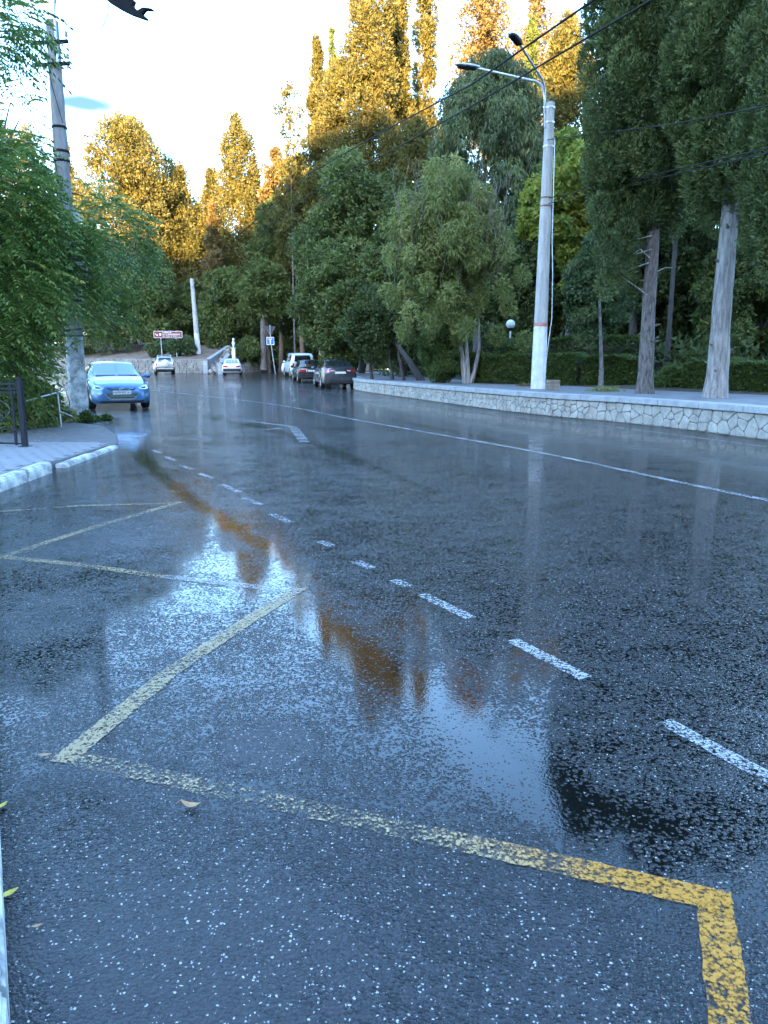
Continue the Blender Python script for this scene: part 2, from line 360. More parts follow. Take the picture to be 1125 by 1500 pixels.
# ------------------------------------------------------------------ hills behind the viewer (they keep the street in shade)
rng = np.random.default_rng(5)
hx = np.linspace(-420, 420, 85); hy = np.array([-34, -50, -70, -95, -120, -150, -220, -400.])
HX, HY = np.meshgrid(hx, hy)
crest = 49.3 + 3*np.sin(hx*.031+1) + 2*np.sin(hx*.083) + 1.5*np.sin(hx*.21)
prof = np.array([-.5, 5, 17, 37, 0, 60, 70, 60.])
HZv = np.repeat(prof[:, None], 85, 1); HZv[4] = crest; HZv[1:4] += rng.uniform(-1.2, 1.2, (3, 85))
idx = np.arange(HX.size).reshape(HX.shape)
q = np.stack([idx[:-1, :-1].ravel(), idx[1:, :-1].ravel(), idx[1:, 1:].ravel(), idx[:-1, 1:].ravel()], 1)
t = NT('wooded hillside'); n = t.noise(t.pos(), .35, 6)
t.set(Base_Color=t.mix(n, (.02, .04, .018, 1), (.08, .11, .04, 1)), Roughness=.9); t.bump(n, 2.0)
tag(link('hills', np_mesh('hills', np.stack([HX.ravel(), HY.ravel(), HZv.ravel()], 1), q), t.m), kind='structure')

# ------------------------------------------------------------------ left pavement, kerb, pavers
def kerb_x(y):                      # road edge of the left pavement
    return float(np.interp(y, [-8, 1.55, 1.91, 8.7, 13.3, 15.2, 17.5, 19.2, 30, 60], [3.6, -.885, -1.085, -4.48, -4.62, -5.25, -6.4, -8.4, -16, -34]))
def pave_z(y): return float(np.interp(y, [0, 10.3, 11.2, 13.3, 16, 40], [.13, .13, .075, .045, .03, .03]))
yy = np.concatenate([np.arange(-8, 8, 1.0), np.arange(8, 20, .4), np.arange(20, 60, 4.)])
vv = []; ff = []
for i, y in enumerate(yy):
    kx = kerb_x(y) - (.16 if y < 13.4 else 0)
    for x in (kx, kx-.02, kx-3, kx-12, kx-40): vv.append((x, y, pave_z(y) - (.10 if x == kx else 0)))
for i in range(len(yy)-1):
    for k in range(4): ff.append((i*5+k, i*5+k+1, i*5+k+6, i*5+k+5))
M['side_asphalt'] = mat_rough('pavement asphalt', (.10, .10, .105), (.17, .165, .165), 5, .7, .003)
tag(MB().add(vv, ff).build('pavement', M['side_asphalt']), kind='structure')
pav = bpy.data.objects['pavement']
M['paver'] = mat_rough('grey paver', (.20, .20, .21), (.31, .305, .31), 3, .65, .003)
# interlocking wavy pavers, one shared mesh
pw, ph = .225, .2; wave = [(0, 0), (.25, .022), (.5, 0), (.75, -.022)]
top = [(x*pw, wv) for x, wv in wave] + [(pw, 0)]
out = [(x+.004 if k == 0 else x-.004 if k == 4 else x, y+.004) for k, (x, y) in enumerate(top)] + [(x-.004 if k == 0 else x+.004 if k == 4 else x, y+ph-.004) for k, (x, y) in enumerate(reversed(top))]
pm = MB().prism([(x, y, 0) for x, y in out], (0, 0, .03)).mesh('paver'); pm.materials.append(M['paver'])
rnd = random.Random(3)
for j in range(28):
    y = 8.2+j*ph
    if y > 13.7: break
    lim = -.475*y-1.0
    for i in range(40):
        x = kerb_x(y+.1)-.20-pw*(i+1)-(pw/2 if j % 2 else 0)
        if x < lim-.3: break
        o = bpy.data.objects.new('paver', pm); C.objects.link(o); o.parent = pav
        o.location = (x, y, pave_z(y+.1)-.021+rnd.uniform(0, .003)); o.rotation_euler = (rnd.uniform(-.004, .004), 0, 0)
M['kerb_white'] = mat_rough('chipped white kerb paint', (.13, .125, .12), (.66, .66, .65), 5, .7, .006)
def kerb(p, q, h, zr, group, label, tilt=0):
    p, q = Vector(p), Vector(q); d = (q-p); L = d.length; a = math.atan2(d.y, d.x)
    b = MB().prism([(0, 0, -.1), (0, 0, h-.03), (0, -.03, h), (0, -.15, h), (0, -.155, -.1)], (L-.012, 0, 0))
    o = b.build('kerb_stone', M['kerb_white'], None, bevel=.012)
    # the road side is local +y after rotating
    o.location = (p.x, p.y, zr); o.rotation_euler = (tilt, 0, a)
    return tag(o, label, 'kerb', group)
def kerb_run(y0, y1, L=1.0):
    y = y1
    pts = []
    while y > y0: pts.append(y); y -= L*.9
    for a_, b_ in zip(pts[1:], pts[:-1]):
        kerb((kerb_x(b_), b_, 0), (kerb_x(a_), a_, 0), .15, 0, 'kerb stones along the paved footway', 'white painted kerb stone in the raised row edging the footway')
kerb_run(.2, 8.72)
kerb((kerb_x(9.62), 9.62, 0), (kerb_x(8.74), 8.74, 0), .155, 0, None, 'chipped white kerb stone second from the open end of the raised row')
kerb((kerb_x(10.42), 10.42, 0), (kerb_x(9.64), 9.64, 0), .155, 0, None, 'chipped white kerb stone at the open end of the raised row')
kerb((kerb_x(12.1)+.02, 12.1, 0), (kerb_x(10.85)+.02, 10.85, 0), .075, 0, None, 'sunken white kerb stone after the gap in the kerb', .12)
kerb((kerb_x(13.3)+.02, 13.3, 0), (kerb_x(12.12)+.02, 12.12, 0), .06, 0, None, 'sunken white kerb stone at the tip of the footway corner', .1)

# ------------------------------------------------------------------ right retaining wall with stone cladding
wp = smooth_line([(10.6, 4.5), (9.0, 9.5)] + P((1125, 645), (1000, 629), (900, 618), (800, 609), (700, 597), (600, 583), (525, 572)) + [(-1.75, 42.5), (-2.9, 50), (-4.0, 60)], 12)
wp = [Vector((p.x, p.y, 0)) for p in wp]
cum = [0]
for a_, b_ in zip(wp[:-1], wp[1:]): cum.append(cum[-1]+(b_-a_).length)
def wall_at(s):
    i = max(0, min(len(wp)-2, int(np.searchsorted(cum, s))-1)); t_ = (s-cum[i])/(cum[i+1]-cum[i])
    p = wp[i].lerp(wp[i+1], t_); d = (wp[i+1]-wp[i]).normalized()
    return p, d, Vector((-d.y, d.x, 0))               # normal towards the road
def wtop(s): return float(np.interp(s, [0, 10, 30, 45, 60], [.62, .62, .56, .50, .45]))
LW = cum[-1]
wall = thing('retaining_wall', 'low retaining wall clad in pale irregular stones along the far side of the road', 'wall')
b = MB(); vs_ = []; N = 90
for i in range(N+1):
    s = LW*i/N; p, d, n = wall_at(s); h = wtop(s)-.13
    vs_ += [p+Vector((0, 0, -.05)), p+Vector((0, 0, h)), p-n*.35+Vector((0, 0, h)), p-n*.35+Vector((0, 0, -.05))]
b.add(vs_, [(i*4+k, i*4+k+1, i*4+k+5, i*4+k+4) for i in range(N) for k in range(3)] + [(0, 1, 2, 3), (N*4+3, N*4+2, N*4+1, N*4)])
b.build('wall_core', M['mortar'], wall)
s = .0; k = 0
while s < LW-.2:                                       # coping slabs
    e = min(s+1.25, LW); vv = []
    for q_ in (s+.004, (s+e)/2, e-.004):
        p, d, n = wall_at(q_); h = wtop(q_)
        vv += [p+n*.07+Vector((0, 0, h-.128)), p+n*.07+Vector((0, 0, h)), p-n*.42+Vector((0, 0, h)), p-n*.42+Vector((0, 0, h-.128))]
    MB().add(vv, [(i*4+k_, i*4+(k_+1) % 4, i*4+4+(k_+1) % 4, i*4+4+k_) for i in range(2) for k_ in range(4)] + [(0, 1, 2, 3), (11, 10, 9, 8)]).build('coping_slab', M['coping'], wall, bevel=.01)
    s = e
def clip(poly, a, b):                                  # keep the side of the bisector nearer to a
    m = ((a[0]+b[0])/2, (a[1]+b[1])/2); n = (b[0]-a[0], b[1]-a[1]); o = []
    for i in range(len(poly)):
        p, q_ = poly[i], poly[(i+1) % len(poly)]
        dp = (p[0]-m[0])*n[0]+(p[1]-m[1])*n[1]; dq = (q_[0]-m[0])*n[0]+(q_[1]-m[1])*n[1]
        if dp <= 0: o.append(p)
        if dp*dq < 0: t_ = dp/(dp-dq); o.append((p[0]+(q_[0]-p[0])*t_, p[1]+(q_[1]-p[1])*t_))
    return o
rs = random.Random(11); seeds = []
s = 3.0
sA = next(q_ for q_ in np.arange(3, 40, .1) if wall_at(q_)[0].y > 19.3)                                             # large stones up to here, small ones beyond
while s < 46:
    c = .30 if s < sA else .215
    if s > 34: c = .3
    nrow = (2 if rs.random() < .75 else 3) if c > .25 else 3
    H_ = wtop(s)-.13
    for r in range(nrow): seeds.append((s+rs.uniform(-.48, .48)*c, (r+.5)*H_/nrow+rs.uniform(-.36, .36)*H_/nrow, c))
    s += c
cells = []
for i, a_ in enumerate(seeds):
    H_ = wtop(a_[0])-.135; poly = [(a_[0]-1, 0.004), (a_[0]+1, .004), (a_[0]+1, H_), (a_[0]-1, H_)]
    for j in range(max(0, i-18), min(len(seeds), i+19)):
        if j != i and poly: poly = clip(poly, a_, seeds[j])
    if len(poly) > 2: cells.append((a_, poly))
def stone_geo(a_, poly):
    c = (sum(p[0] for p in poly)/len(poly), sum(p[1] for p in poly)/len(poly))
    rp = []
    for i in range(len(poly)):                         # cut the corners
        p, q_ = poly[i], poly[(i+1) % len(poly)]
        for t_ in (.18, .82): rp.append((p[0]+(q_[0]-p[0])*t_, p[1]+(q_[1]-p[1])*t_))
    gap = .011; pr = rs.uniform(.012, .03)
    def sh(p, k):
        d = math.hypot(p[0]-c[0], p[1]-c[1])+1e-6; m = max(.2, 1-k/d); return (c[0]+(p[0]-c[0])*m, c[1]+(p[1]-c[1])*m)
    rings = [([sh(p, gap) for p in rp], -.005), ([sh(p, gap) for p in rp], pr*.7), ([sh(p, gap+.016) for p in rp], pr)]
    v_ = []
    for ring, dep in rings:
        for (x, z) in ring:
            p, d, n = wall_at(x); v_.append(p+n*dep+Vector((0, 0, z)))
    n_ = len(rp); f_ = [(r*n_+k, r*n_+(k+1) % n_, (r+1)*n_+(k+1) % n_, (r+1)*n_+k) for r in range(2) for k in range(n_)] + [tuple(2*n_+k for k in range(n_))]
    return v_, f_
cells.sort(key=lambda q_: abs(q_[0][0]-20))
vis = [q_ for q_ in cells if wall_at(q_[0][0])[0].y > 13.2 and q_[0][0] < 40]
vis.sort(key=lambda q_: q_[0][0]); near_set = set(id(q_) for q_ in vis[:300])
rest = MB()
for q_ in cells:
    v_, f_ = stone_geo(*q_)
    if id(q_) in near_set: MB().add(v_, f_).build('stone', M['stone'], wall)
    else: rest.add(v_, f_)
if rest.v: tag(rest.build('small_stones', M['stone'], wall), kind='stuff')

# raised footway and park behind the wall
vv = []
for i in range(0, N+1):
    s = LW*i/N; p, d, n = wall_at(s); h = wtop(s)-.012
    for off in (.36, 1.5, 4.2): vv.append(p-n*off+Vector((0, 0, h)))
M['walk'] = mat_rough('raised footway asphalt', (.13, .13, .135), (.22, .215, .21), 3, .7, .003)
tag(MB().add(vv, [(i*3+k, i*3+k+1, i*3+k+4, i*3+k+3) for i in range(N) for k in range(2)]).build('raised_footway', M['walk']), kind='structure')
vv = []
for i in range(0, N+1):
    s = LW*i/N; p, d, n = wall_at(s); h = wtop(s)-.014
    for off, dz in ((4.2, 0), (9, .3), (30, 2.5), (80, 9)): vv.append(Vector((p.x+off*(1 if off > 10 else .95), p.y+off*.25, h+dz)) if off > 4.2 else p-n*off+Vector((0, 0, h)))
tag(MB().add(vv, [(i*4+k, i*4+k+1, i*4+k+5, i*4+k+4) for i in range(N) for k in range(3)]).build('park_ground', M['soil']), kind='structure')

# ------------------------------------------------------------------ far bank, stone walls, rubble slope
def bank_wall(name, label, pts, h0, h1, mat):
    pts = [Vector((p[0], p[1], 0)) for p in pts]; o = thing(name, label, 'wall'); L = [0]
    for a_, b_ in zip(pts[:-1], pts[1:]): L.append(L[-1]+(b_-a_).length)
    core = MB(); vv = []
    for i, p in enumerate(pts):
        d = (pts[min(i+1, len(pts)-1)]-pts[max(i-1, 0)]).normalized(); n = Vector((-d.y, d.x, 0)); h = h0+(h1-h0)*L[i]/L[-1]
        vv += [p, p+Vector((0, 0, h)), p+n*.4+Vector((0, 0, h)), p+n*.4]
    core.add(vv, [(i*4+k, i*4+k+1, i*4+k+5, i*4+k+4) for i in range(len(pts)-1) for k in range(3)] + [(0, 1, 2, 3), tuple((len(pts)-1)*4+k for k in (3, 2, 1, 0))])
    core.build('wall_core', M['mortar'], o)
    cap = MB()
    for i in range(len(pts)-1):
        a_, b_ = pts[i], pts[i+1]; d = (b_-a_).normalized(); n = Vector((-d.y, d.x, 0)); ha = h0+(h1-h0)*L[i]/L[-1]; hb = h0+(h1-h0)*L[i+1]/L[-1]
        cap.add([a_-n*.06+Vector((0, 0, ha+.005)), b_-n*.06+Vector((0, 0, hb+.005)), b_+n*.45+Vector((0, 0, hb+.005)), a_+n*.45+Vector((0, 0, ha+.005)),
                 a_-n*.06+Vector((0, 0, ha+.1)), b_-n*.06+Vector((0, 0, hb+.1)), b_+n*.45+Vector((0, 0, hb+.1)), a_+n*.45+Vector((0, 0, ha+.1))],
                [(3, 2, 1, 0), (4, 5, 6, 7), (0, 1, 5, 4), (1, 2, 6, 5), (2, 3, 7, 6), (3, 0, 4, 7)])
    cap.build('coping', M['far_stone'], o)
    # courses of rough blocks; each about 6 px in the picture, so they are one joined part
    blk = MB(); r_ = random.Random(name)
    for i in range(len(pts)-1):
        a_, b_ = pts[i], pts[i+1]; LL = (b_-a_).length; d = (b_-a_)/LL; n = Vector((-d.y, d.x, 0)); ha = h0+(h1-h0)*(L[i]+L[i+1])/2/L[-1]
        nr = max(2, int(ha/.24)); R3 = Matrix(((d.x, n.x, 0), (d.y, n.y, 0), (0, 0, 1)))
        for r in range(nr):
            x = r_.uniform(0, .2)
            while x < LL-.15:
                w_ = min(r_.uniform(.25, .6), LL-x); hh_ = ha/nr
                blk.box(a_+d*(x+w_/2)+n*(-.01+r_.uniform(-.05, .03))+Vector((0, 0, (r+.5)*hh_)), (w_-.05, .12, hh_-.045), R3); x += w_
    tag(blk.build('wall_blocks', mat, o), kind='stuff'); return o
fl = [(-46, 100), (-35, 89), (-25, 80), (-20, 76.8), (-17, 75)]
fr = [(-15.6, 74.2), (-14, 77.5), (-12.9, 81), (-12.8, 90), (-14, 104)]
bank_wall('bank_wall', 'grey rough stone wall holding the earth bank behind the silver off-roader', fl, 1.35, 1.25, M['far_stone'])
bank_wall('corner_wall', 'low pale stone wall curving into the side road beside the white hatchback', fr, .95, .55, M['rubble'])
bx_ = np.linspace(-70, -13.2, 40); by_ = np.linspace(0, 1, 14); vv = []
rb = np.random.default_rng(8)
for u in by_:
    for x in bx_:
        yb = float(np.interp(x, [-70, -46, -35, -25, -20, -17, -15.6, -14, -13.2], [124, 100.3, 89.3, 80.3, 77.1, 75.3, 74.6, 77.9, 80.5]))
        d_ = (u**1.6)*75
        gap = math.exp(-((x+16.3)/1.0)**2)
        z = 1.25+.115*min(d_, 16)+.05*max(0, min(d_-16, 30))+.13*max(0, d_-46) + rb.normal(0, .05)
        if x > -16.2: z -= .45
        z -= gap*1.15*max(0, 1-d_/9)
        vv.append((x, yb+d_, z))
nb = len(bx_)
tag(MB().add(vv, [(j*nb+i, j*nb+i+1, (j+1)*nb+i+1, (j+1)*nb+i) for j in range(13) for i in range(nb-1)]).build('earth_bank', M['earth'], smooth=180), kind='structure')
def slope_kerb(p, q_, label):
    p, q_ = Vector(p), Vector(q_); d = (q_-p); n = Vector((-d.y, d.x, 0)).normalized()*.22
    b = MB().add([p-n-Vector((0, 0, 1.2)), q_-n-Vector((0, 0, 1.2)), q_+n-Vector((0, 0, 1.2)), p+n-Vector((0, 0, 1.2)), p-n, q_-n, q_+n, p+n], [(3, 2, 1, 0), (4, 5, 6, 7), (0, 1, 5, 4), (1, 2, 6, 5), (2, 3, 7, 6), (3, 0, 4, 7)])
    tag(b.build('slope_edging', M['coping'], bevel=.02), label, 'edging')
slope_kerb((-17.1, 74.9, 1.2), (-16.6, 84, 2.75), 'long sloping concrete edging left of the rubble slope')
slope_kerb((-15.5, 74.0, .95), (-15.9, 84, 2.6), 'sloping concrete edging between the rubble slope and the corner wall')
rr = random.Random(4)
for i in range(46):
    u = rr.random(); x = rr.uniform(-16.75, -15.75); y = 74.3+u*8.5; z = .15+u*2.3
    sz = rr.uniform(.14, .34); bm = bmesh.new(); bmesh.ops.create_icosphere(bm, subdivisions=1, radius=sz)
    for v_ in bm.verts: v_.co = Vector((v_.co.x*rr.uniform(.8, 1.2), v_.co.y*rr.uniform(.8, 1.2), v_.co.z*rr.uniform(.6, .9)))
    me = bpy.data.meshes.new('rock'); bm.to_mesh(me); bm.free()
    o = link('rock', me, M['rubble']); o.location = (x, y, z); o.rotation_euler = (0, 0, rr.uniform(0, 6))
    tag(o, 'rough rock bedded in the rubble slope between two concrete edgings', 'rock', 'rocks in the rubble slope')
# ------------------------------------------------------------------ vegetation
def unit(a): return a/np.maximum(np.linalg.norm(a, axis=-1, keepdims=True), 1e-9)
def leaf_quads(P_, D, L, Wd, rn, rng, fold=.0):
    """one pointed leaf or spray per row"""
    n = len(P_); R_ = unit(rng.normal(size=(n, 3))); side = unit(np.cross(D, R_)); 
    L = L[:, None]; Wd = Wd[:, None]
    v = np.empty((n, 3, 3)); v[:, 0] = P_-side*Wd*.5; v[:, 1] = P_+D*L; v[:, 2] = P_+side*Wd*.5
    q = np.arange(n*3).reshape(n, 3)
    return v.reshape(-1, 3), q, np.repeat(rn, 3)
def clump_leaves(cl, n, L, Wr, rng, out=1.0, up=.3, rand=.6, fmin=.45, tone=.5):
    """cl: rows of (x, y, z, rx, ry, rz); leaves scattered through the outer part of each clump"""
    cl = np.asarray(cl, float); area = (cl[:, 3]*cl[:, 4]+cl[:, 4]*cl[:, 5]+cl[:, 3]*cl[:, 5])
    k = rng.choice(len(cl), size=n, p=area/area.sum()); u = unit(rng.normal(size=(n, 3)))
    f = (fmin**3+(1-fmin**3)*rng.random(n))**(1/3)
    p = cl[k, :3]+u*cl[k, 3:6]*f[:, None]
    d = unit(u*out+np.array([0, 0, up])+rng.normal(size=(n, 3))*rand)
    ct = rng.random(len(cl)); rn = np.clip(tone*ct[k]+(1-tone)*rng.random(n), 0, 1)
    l = L*rng.uniform(.6, 1.35, n)
    return leaf_quads(p, d, l, l*Wr, rn, rng)
def trunk_mesh(path, r0, r1, n=12, rng=None, rings=12):
    path = [Vector(p) for p in path]; pts = []; m = len(path)-1
    for i in range(rings+1):
        s = i/rings*m; k = min(int(s), m-1); pts.append(path[k].lerp(path[k+1], s-k))
    rs_ = [(r0+(r1-r0)*i/rings)*(1.25 if i == 0 else 1) for i in range(rings+1)]
    return MB().tube(pts, rs_, n, True, .07, rng or random.Random(1))
def put_tree(name, label, cat, base, crown, mat, trunk_path, r0, r1, bark, group=None, limbs=(), limb_r=.06):
    """crown: (v, q, rnd) in world space; trunk_path in world space"""
    t = thing(name, label, cat, base, 0, group); b0 = Vector(base)
    v, q, rn = crown
    o = link('crown', np_mesh('crown', v-np.array(base), q, rn), M[mat], t)
    rg = random.Random(name+label)
    tb = trunk_mesh([Vector(p)-b0 for p in trunk_path], r0, r1, rng=rg)
    tb.build('trunk', M[bark], t, smooth=60)
    for l in limbs:
        n = len(l); tb = MB().tube([Vector(p)-b0 for p in l], [limb_r*(1-.75*i/(n-1)) for i in range(n)], 6, True)
        tb.build('limb', M[bark], t, smooth=60)
    return t
def col_profile(kind, s):
    """relative half width of a conifer at height s (0 bottom, 1 top)"""
    if kind == 'column': return np.interp(s, [0, .08, .3, .7, .9, 1], [.5, .8, 1, .85, .5, .06])
    if kind == 'dome': return np.interp(s, [0, .1, .4, .72, .88, .97, 1], [.6, .85, 1, .92, .7, .38, .1])
    if kind == 'cone': return np.interp(s, [0, .1, .3, .7, 1], [.7, 1, .9, .45, .03])
    if kind == 'spire': return np.interp(s, [0, .15, .5, .8, 1], [.8, 1, .8, .42, .02])
    return np.interp(s, [0, .15, .5, .85, 1], [.4, .9, 1, .7, .15])          # broad
def conifer(cx, ytop, ybot, hw, Y, kind, nclump, nleaf, leaf, Wr, rng, up=.6, out=.9, cr=.26, elong=1.6, wob=.18, fill=.35):
    top = at(cx, ytop, Y); bot = at(cx, ybot, Y); bot.x = top.x*.5+bot.x*.5; top.x = bot.x
    H_ = top.z-bot.z; R = .97*hw/F*math.hypot(Y, (top.z+bot.z)/2*.6)
    s = rng.random(nclump)**.9; pr = col_profile(kind, s); th = rng.uniform(0, 2*np.pi, nclump)
    inner = rng.random(nclump) < fill; rr = np.where(inner, rng.uniform(.05, .6, nclump), rng.uniform(.68, .95, nclump))*R*pr
    rr *= 1+wob*np.sin(th*3+s*17+rng.uniform(0, 6))
    rad = R*cr*(.55+.5*pr)*rng.uniform(.7, 1.3, nclump)
    cl = np.stack([bot.x+rr*np.cos(th), Y+rr*np.sin(th), bot.z+s*H_, rad, rad, rad*elong], 1)
    return clump_leaves(cl, nleaf, leaf, Wr, rng, out, up, .5), bot, top, R
def far_tree(name, label, cat, cx, ytop, ybot, hw, Y, kind, mat, zb=None, leaf=.42, nleaf=15000, nclump=150, bark='bark_red', group=None, seed=0, trunk_r=.3, **k):
    rng = np.random.default_rng(seed+int(cx)*7+int(ytop)+1000)
    cr, bot, top, R = conifer(cx, ytop, ybot, hw, Y, kind, nclump, int(nleaf*1.6), leaf*.85, k.pop('Wr', .5), rng, **k)
    zb = ground_z(bot.x, Y) if zb is None else zb
    base = (bot.x, Y, zb-.2); tp = [base, (bot.x+rng.uniform(-.2, .2), Y, (zb+bot.z)/2), (bot.x, Y, bot.z*.4+top.z*.6)]
    return put_tree(name, label, cat, base, cr, mat, tp, trunk_r, trunk_r*.35, bark, group)
def ground_z(x, Y):
    if Y > 74 and x < -13.2: return 1.4+.1*min(max(0, Y-78), 16)+.05*max(0, min(Y-94, 30))
    if x > -3: return .6+max(0, .05*(x-8))
    return 0.0
# --- sunlit trees on the far left
far_tree('cypress_tree', 'broad round-topped golden cypress, the widest sunlit tree behind the concrete pole', 'tree', 188, 174, 480, 64, 100, 'dome', 'cyp_sunlit', nleaf=34000, nclump=330, cr=.2, elong=1.2)
far_tree('cypress_tree', 'golden conifer behind the right shoulder of the broad round-topped cypress', 'tree', 236, 226, 470, 50, 108, 'dome', 'pine_sunlit', nleaf=20000, nclump=200, cr=.22)
far_tree('conifer_tree', 'short pointed golden conifer beside the broad round-topped cypress', 'tree', 268, 243, 470, 46, 104, 'cone', 'pine_sunlit', nleaf=16000, nclump=180, up=.1)
far_tree('conifer_tree', 'pointed golden conifer next to the slim columnar cypress', 'tree', 314, 250, 470, 44, 106, 'cone', 'pine_sunlit', nleaf=16000, nclump=170, up=.1)
far_tree('cypress_tree', 'slim columnar golden cypress with a blunt top, standing alone against the sky', 'tree', 350, 172, 470, 28, 92, 'dome', 'cyp_sunlit', nleaf=18000, nclump=220, cr=.32, leaf=.36)
far_tree('cypress_tree', 'lower golden cypress tucked against the slim columnar one', 'tree', 374, 230, 470, 18, 95, 'spire', 'cyp_sunlit', nleaf=10000, nclump=130, cr=.34)
far_tree('cypress_tree', 'bright yellow narrow cypress behind the far double-armed lamp', 'tree', 314, 300, 470, 16, 90, 'spire', 'gilded_dry', nleaf=8000, nclump=100, cr=.36)
far_tree('conifer_tree', 'golden conifer just right of the concrete pole with crossarms', 'tree', 106, 212, 470, 30, 112, 'cone', 'pine_sunlit', nleaf=12000, nclump=140)
far_tree('conifer_tree', 'golden conifer half hidden behind the feathery tree', 'tree', 52, 190, 470, 40, 116, 'dome', 'pine_sunlit', nleaf=12000, nclump=140)
far_tree('conifer_tree', 'tall golden conifer behind the feathery tree at the iron fence', 'tree', -5, 120, 470, 40, 104, 'column', 'cyp_sunlit', nleaf=12000, nclump=140)
far_tree('broadleaf_tree', 'rusty sunlit tree between the slim cypress and the sparse tree', 'tree', 406, 222, 420, 24, 86, 'broad', 'gilded_dry', nleaf=10000, nclump=120, up=.1)
far_tree('broadleaf_tree', 'sparse thin-crowned tree with sky showing through its leaves', 'tree', 426, 122, 350, 28, 78, 'broad', 'pine_sunlit', nleaf=2600, nclump=60, cr=.24, elong=1.1, up=0, fill=.5, leaf=.34, bark='bark', trunk_r=.1)
# lower pines standing in the shade under them
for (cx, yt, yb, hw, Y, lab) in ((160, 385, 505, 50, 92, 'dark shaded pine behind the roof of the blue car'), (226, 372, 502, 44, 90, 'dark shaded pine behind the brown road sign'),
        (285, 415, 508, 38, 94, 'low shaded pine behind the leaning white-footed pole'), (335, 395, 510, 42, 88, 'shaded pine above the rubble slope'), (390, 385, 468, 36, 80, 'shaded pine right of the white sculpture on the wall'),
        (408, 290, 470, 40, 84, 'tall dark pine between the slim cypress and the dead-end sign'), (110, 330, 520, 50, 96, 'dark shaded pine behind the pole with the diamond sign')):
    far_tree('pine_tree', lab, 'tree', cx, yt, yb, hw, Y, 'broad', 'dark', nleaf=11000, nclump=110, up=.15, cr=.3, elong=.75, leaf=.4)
# --- tall sunlit group in the centre
far_tree('cypress_tree', 'huge golden columnar cypress, the tallest in the central group', 'tree', 541, -75, 330, 41, 68, 'column', 'cyp_sunlit', nleaf=36000, nclump=420, cr=.24, leaf=.27)
far_tree('cypress_tree', 'golden columnar cypress leaning on the right of the tallest one', 'tree', 582, -55, 330, 20, 73, 'column', 'cyp_sunlit', nleaf=20000, nclump=240, cr=.3, leaf=.32)
far_tree('cypress_tree', 'pointed golden cypress at the left edge of the central group', 'tree', 466, 56, 340, 22, 72, 'spire', 'cyp_sunlit', nleaf=13000, nclump=160, cr=.32, leaf=.32)
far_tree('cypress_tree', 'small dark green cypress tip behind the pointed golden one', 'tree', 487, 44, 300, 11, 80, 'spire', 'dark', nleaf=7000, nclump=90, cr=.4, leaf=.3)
far_tree('cypress_tree', 'golden bushy cypress filling the gap left of the tallest one', 'tree', 502, 92, 340, 40, 70, 'dome', 'cyp_sunlit', nleaf=20000, nclump=230, cr=.24, leaf=.27)
far_tree('cypress_tree', 'very slim golden cypress standing alone with sky on both sides', 'tree', 623, -60, 260, 16, 80, 'column', 'cyp_sunlit', nleaf=12000, nclump=170, cr=.36, leaf=.32)
far_tree('broadleaf_tree', 'tall rusty gold tree rising behind the weeping cedar', 'tree', 716, -40, 210, 54, 76, 'broad', 'gilded_dry', nleaf=17000, nclump=190, cr=.2, up=.2, fill=.5, leaf=.34)
far_tree('cypress_tree', 'narrow green cypress between the lamp heads and the golden tree', 'tree', 775, 30, 300, 17, 66, 'spire', 'dark', nleaf=11000, nclump=140, cr=.36, leaf=.3)
far_tree('cypress_tree', 'bright golden cypress seen behind the double-armed lamp', 'tree', 830, 28, 300, 36, 64, 'dome', 'cyp_sunlit', nleaf=20000, nclump=220, cr=.26, leaf=.3)
far_tree('broadleaf_tree', 'golden loose-crowned tree behind the lamp heads', 'tree', 782, -10, 260, 40, 82, 'broad', 'gilded_dry', nleaf=11000, nclump=150, cr=.22, up=.2, fill=.5, leaf=.36)
far_tree('cypress_tree', 'golden-tipped conifer filling the dip between the slim lone cypress and the cedar', 'tree', 655, 150, 420, 42, 70, 'cone', 'cyp_sunlit', nleaf=17000, nclump=190, cr=.26, leaf=.34)
far_tree('conifer_tree', 'green conifer behind the foot of the slim lone cypress', 'tree', 606, 180, 420, 40, 66, 'dome', 'pine_sunlit', nleaf=15000, nclump=170, cr=.26, leaf=.34)
far_tree('conifer_tree', 'golden conifer low between the broad dome cypress and the slim columnar one', 'tree', 285, 300, 470, 52, 112, 'dome', 'pine_sunlit', nleaf=13000, nclump=150, cr=.26)
far_tree('conifer_tree', 'golden conifer low behind the rusty sunlit tree', 'tree', 398, 285, 470, 42, 96, 'dome', 'cyp_sunlit', nleaf=12000, nclump=140, cr=.26)
far_tree('conifer_tree', 'golden conifer low between the concrete pole and the broad dome cypress', 'tree', 135, 268, 470, 44, 108, 'dome', 'cyp_sunlit', nleaf=12000, nclump=140, cr=.26)
far_tree('conifer_tree', 'olive conifer behind the sparse thin-crowned tree', 'tree', 440, 235, 420, 36, 82, 'dome', 'pine_sunlit', nleaf=12000, nclump=140, cr=.26)
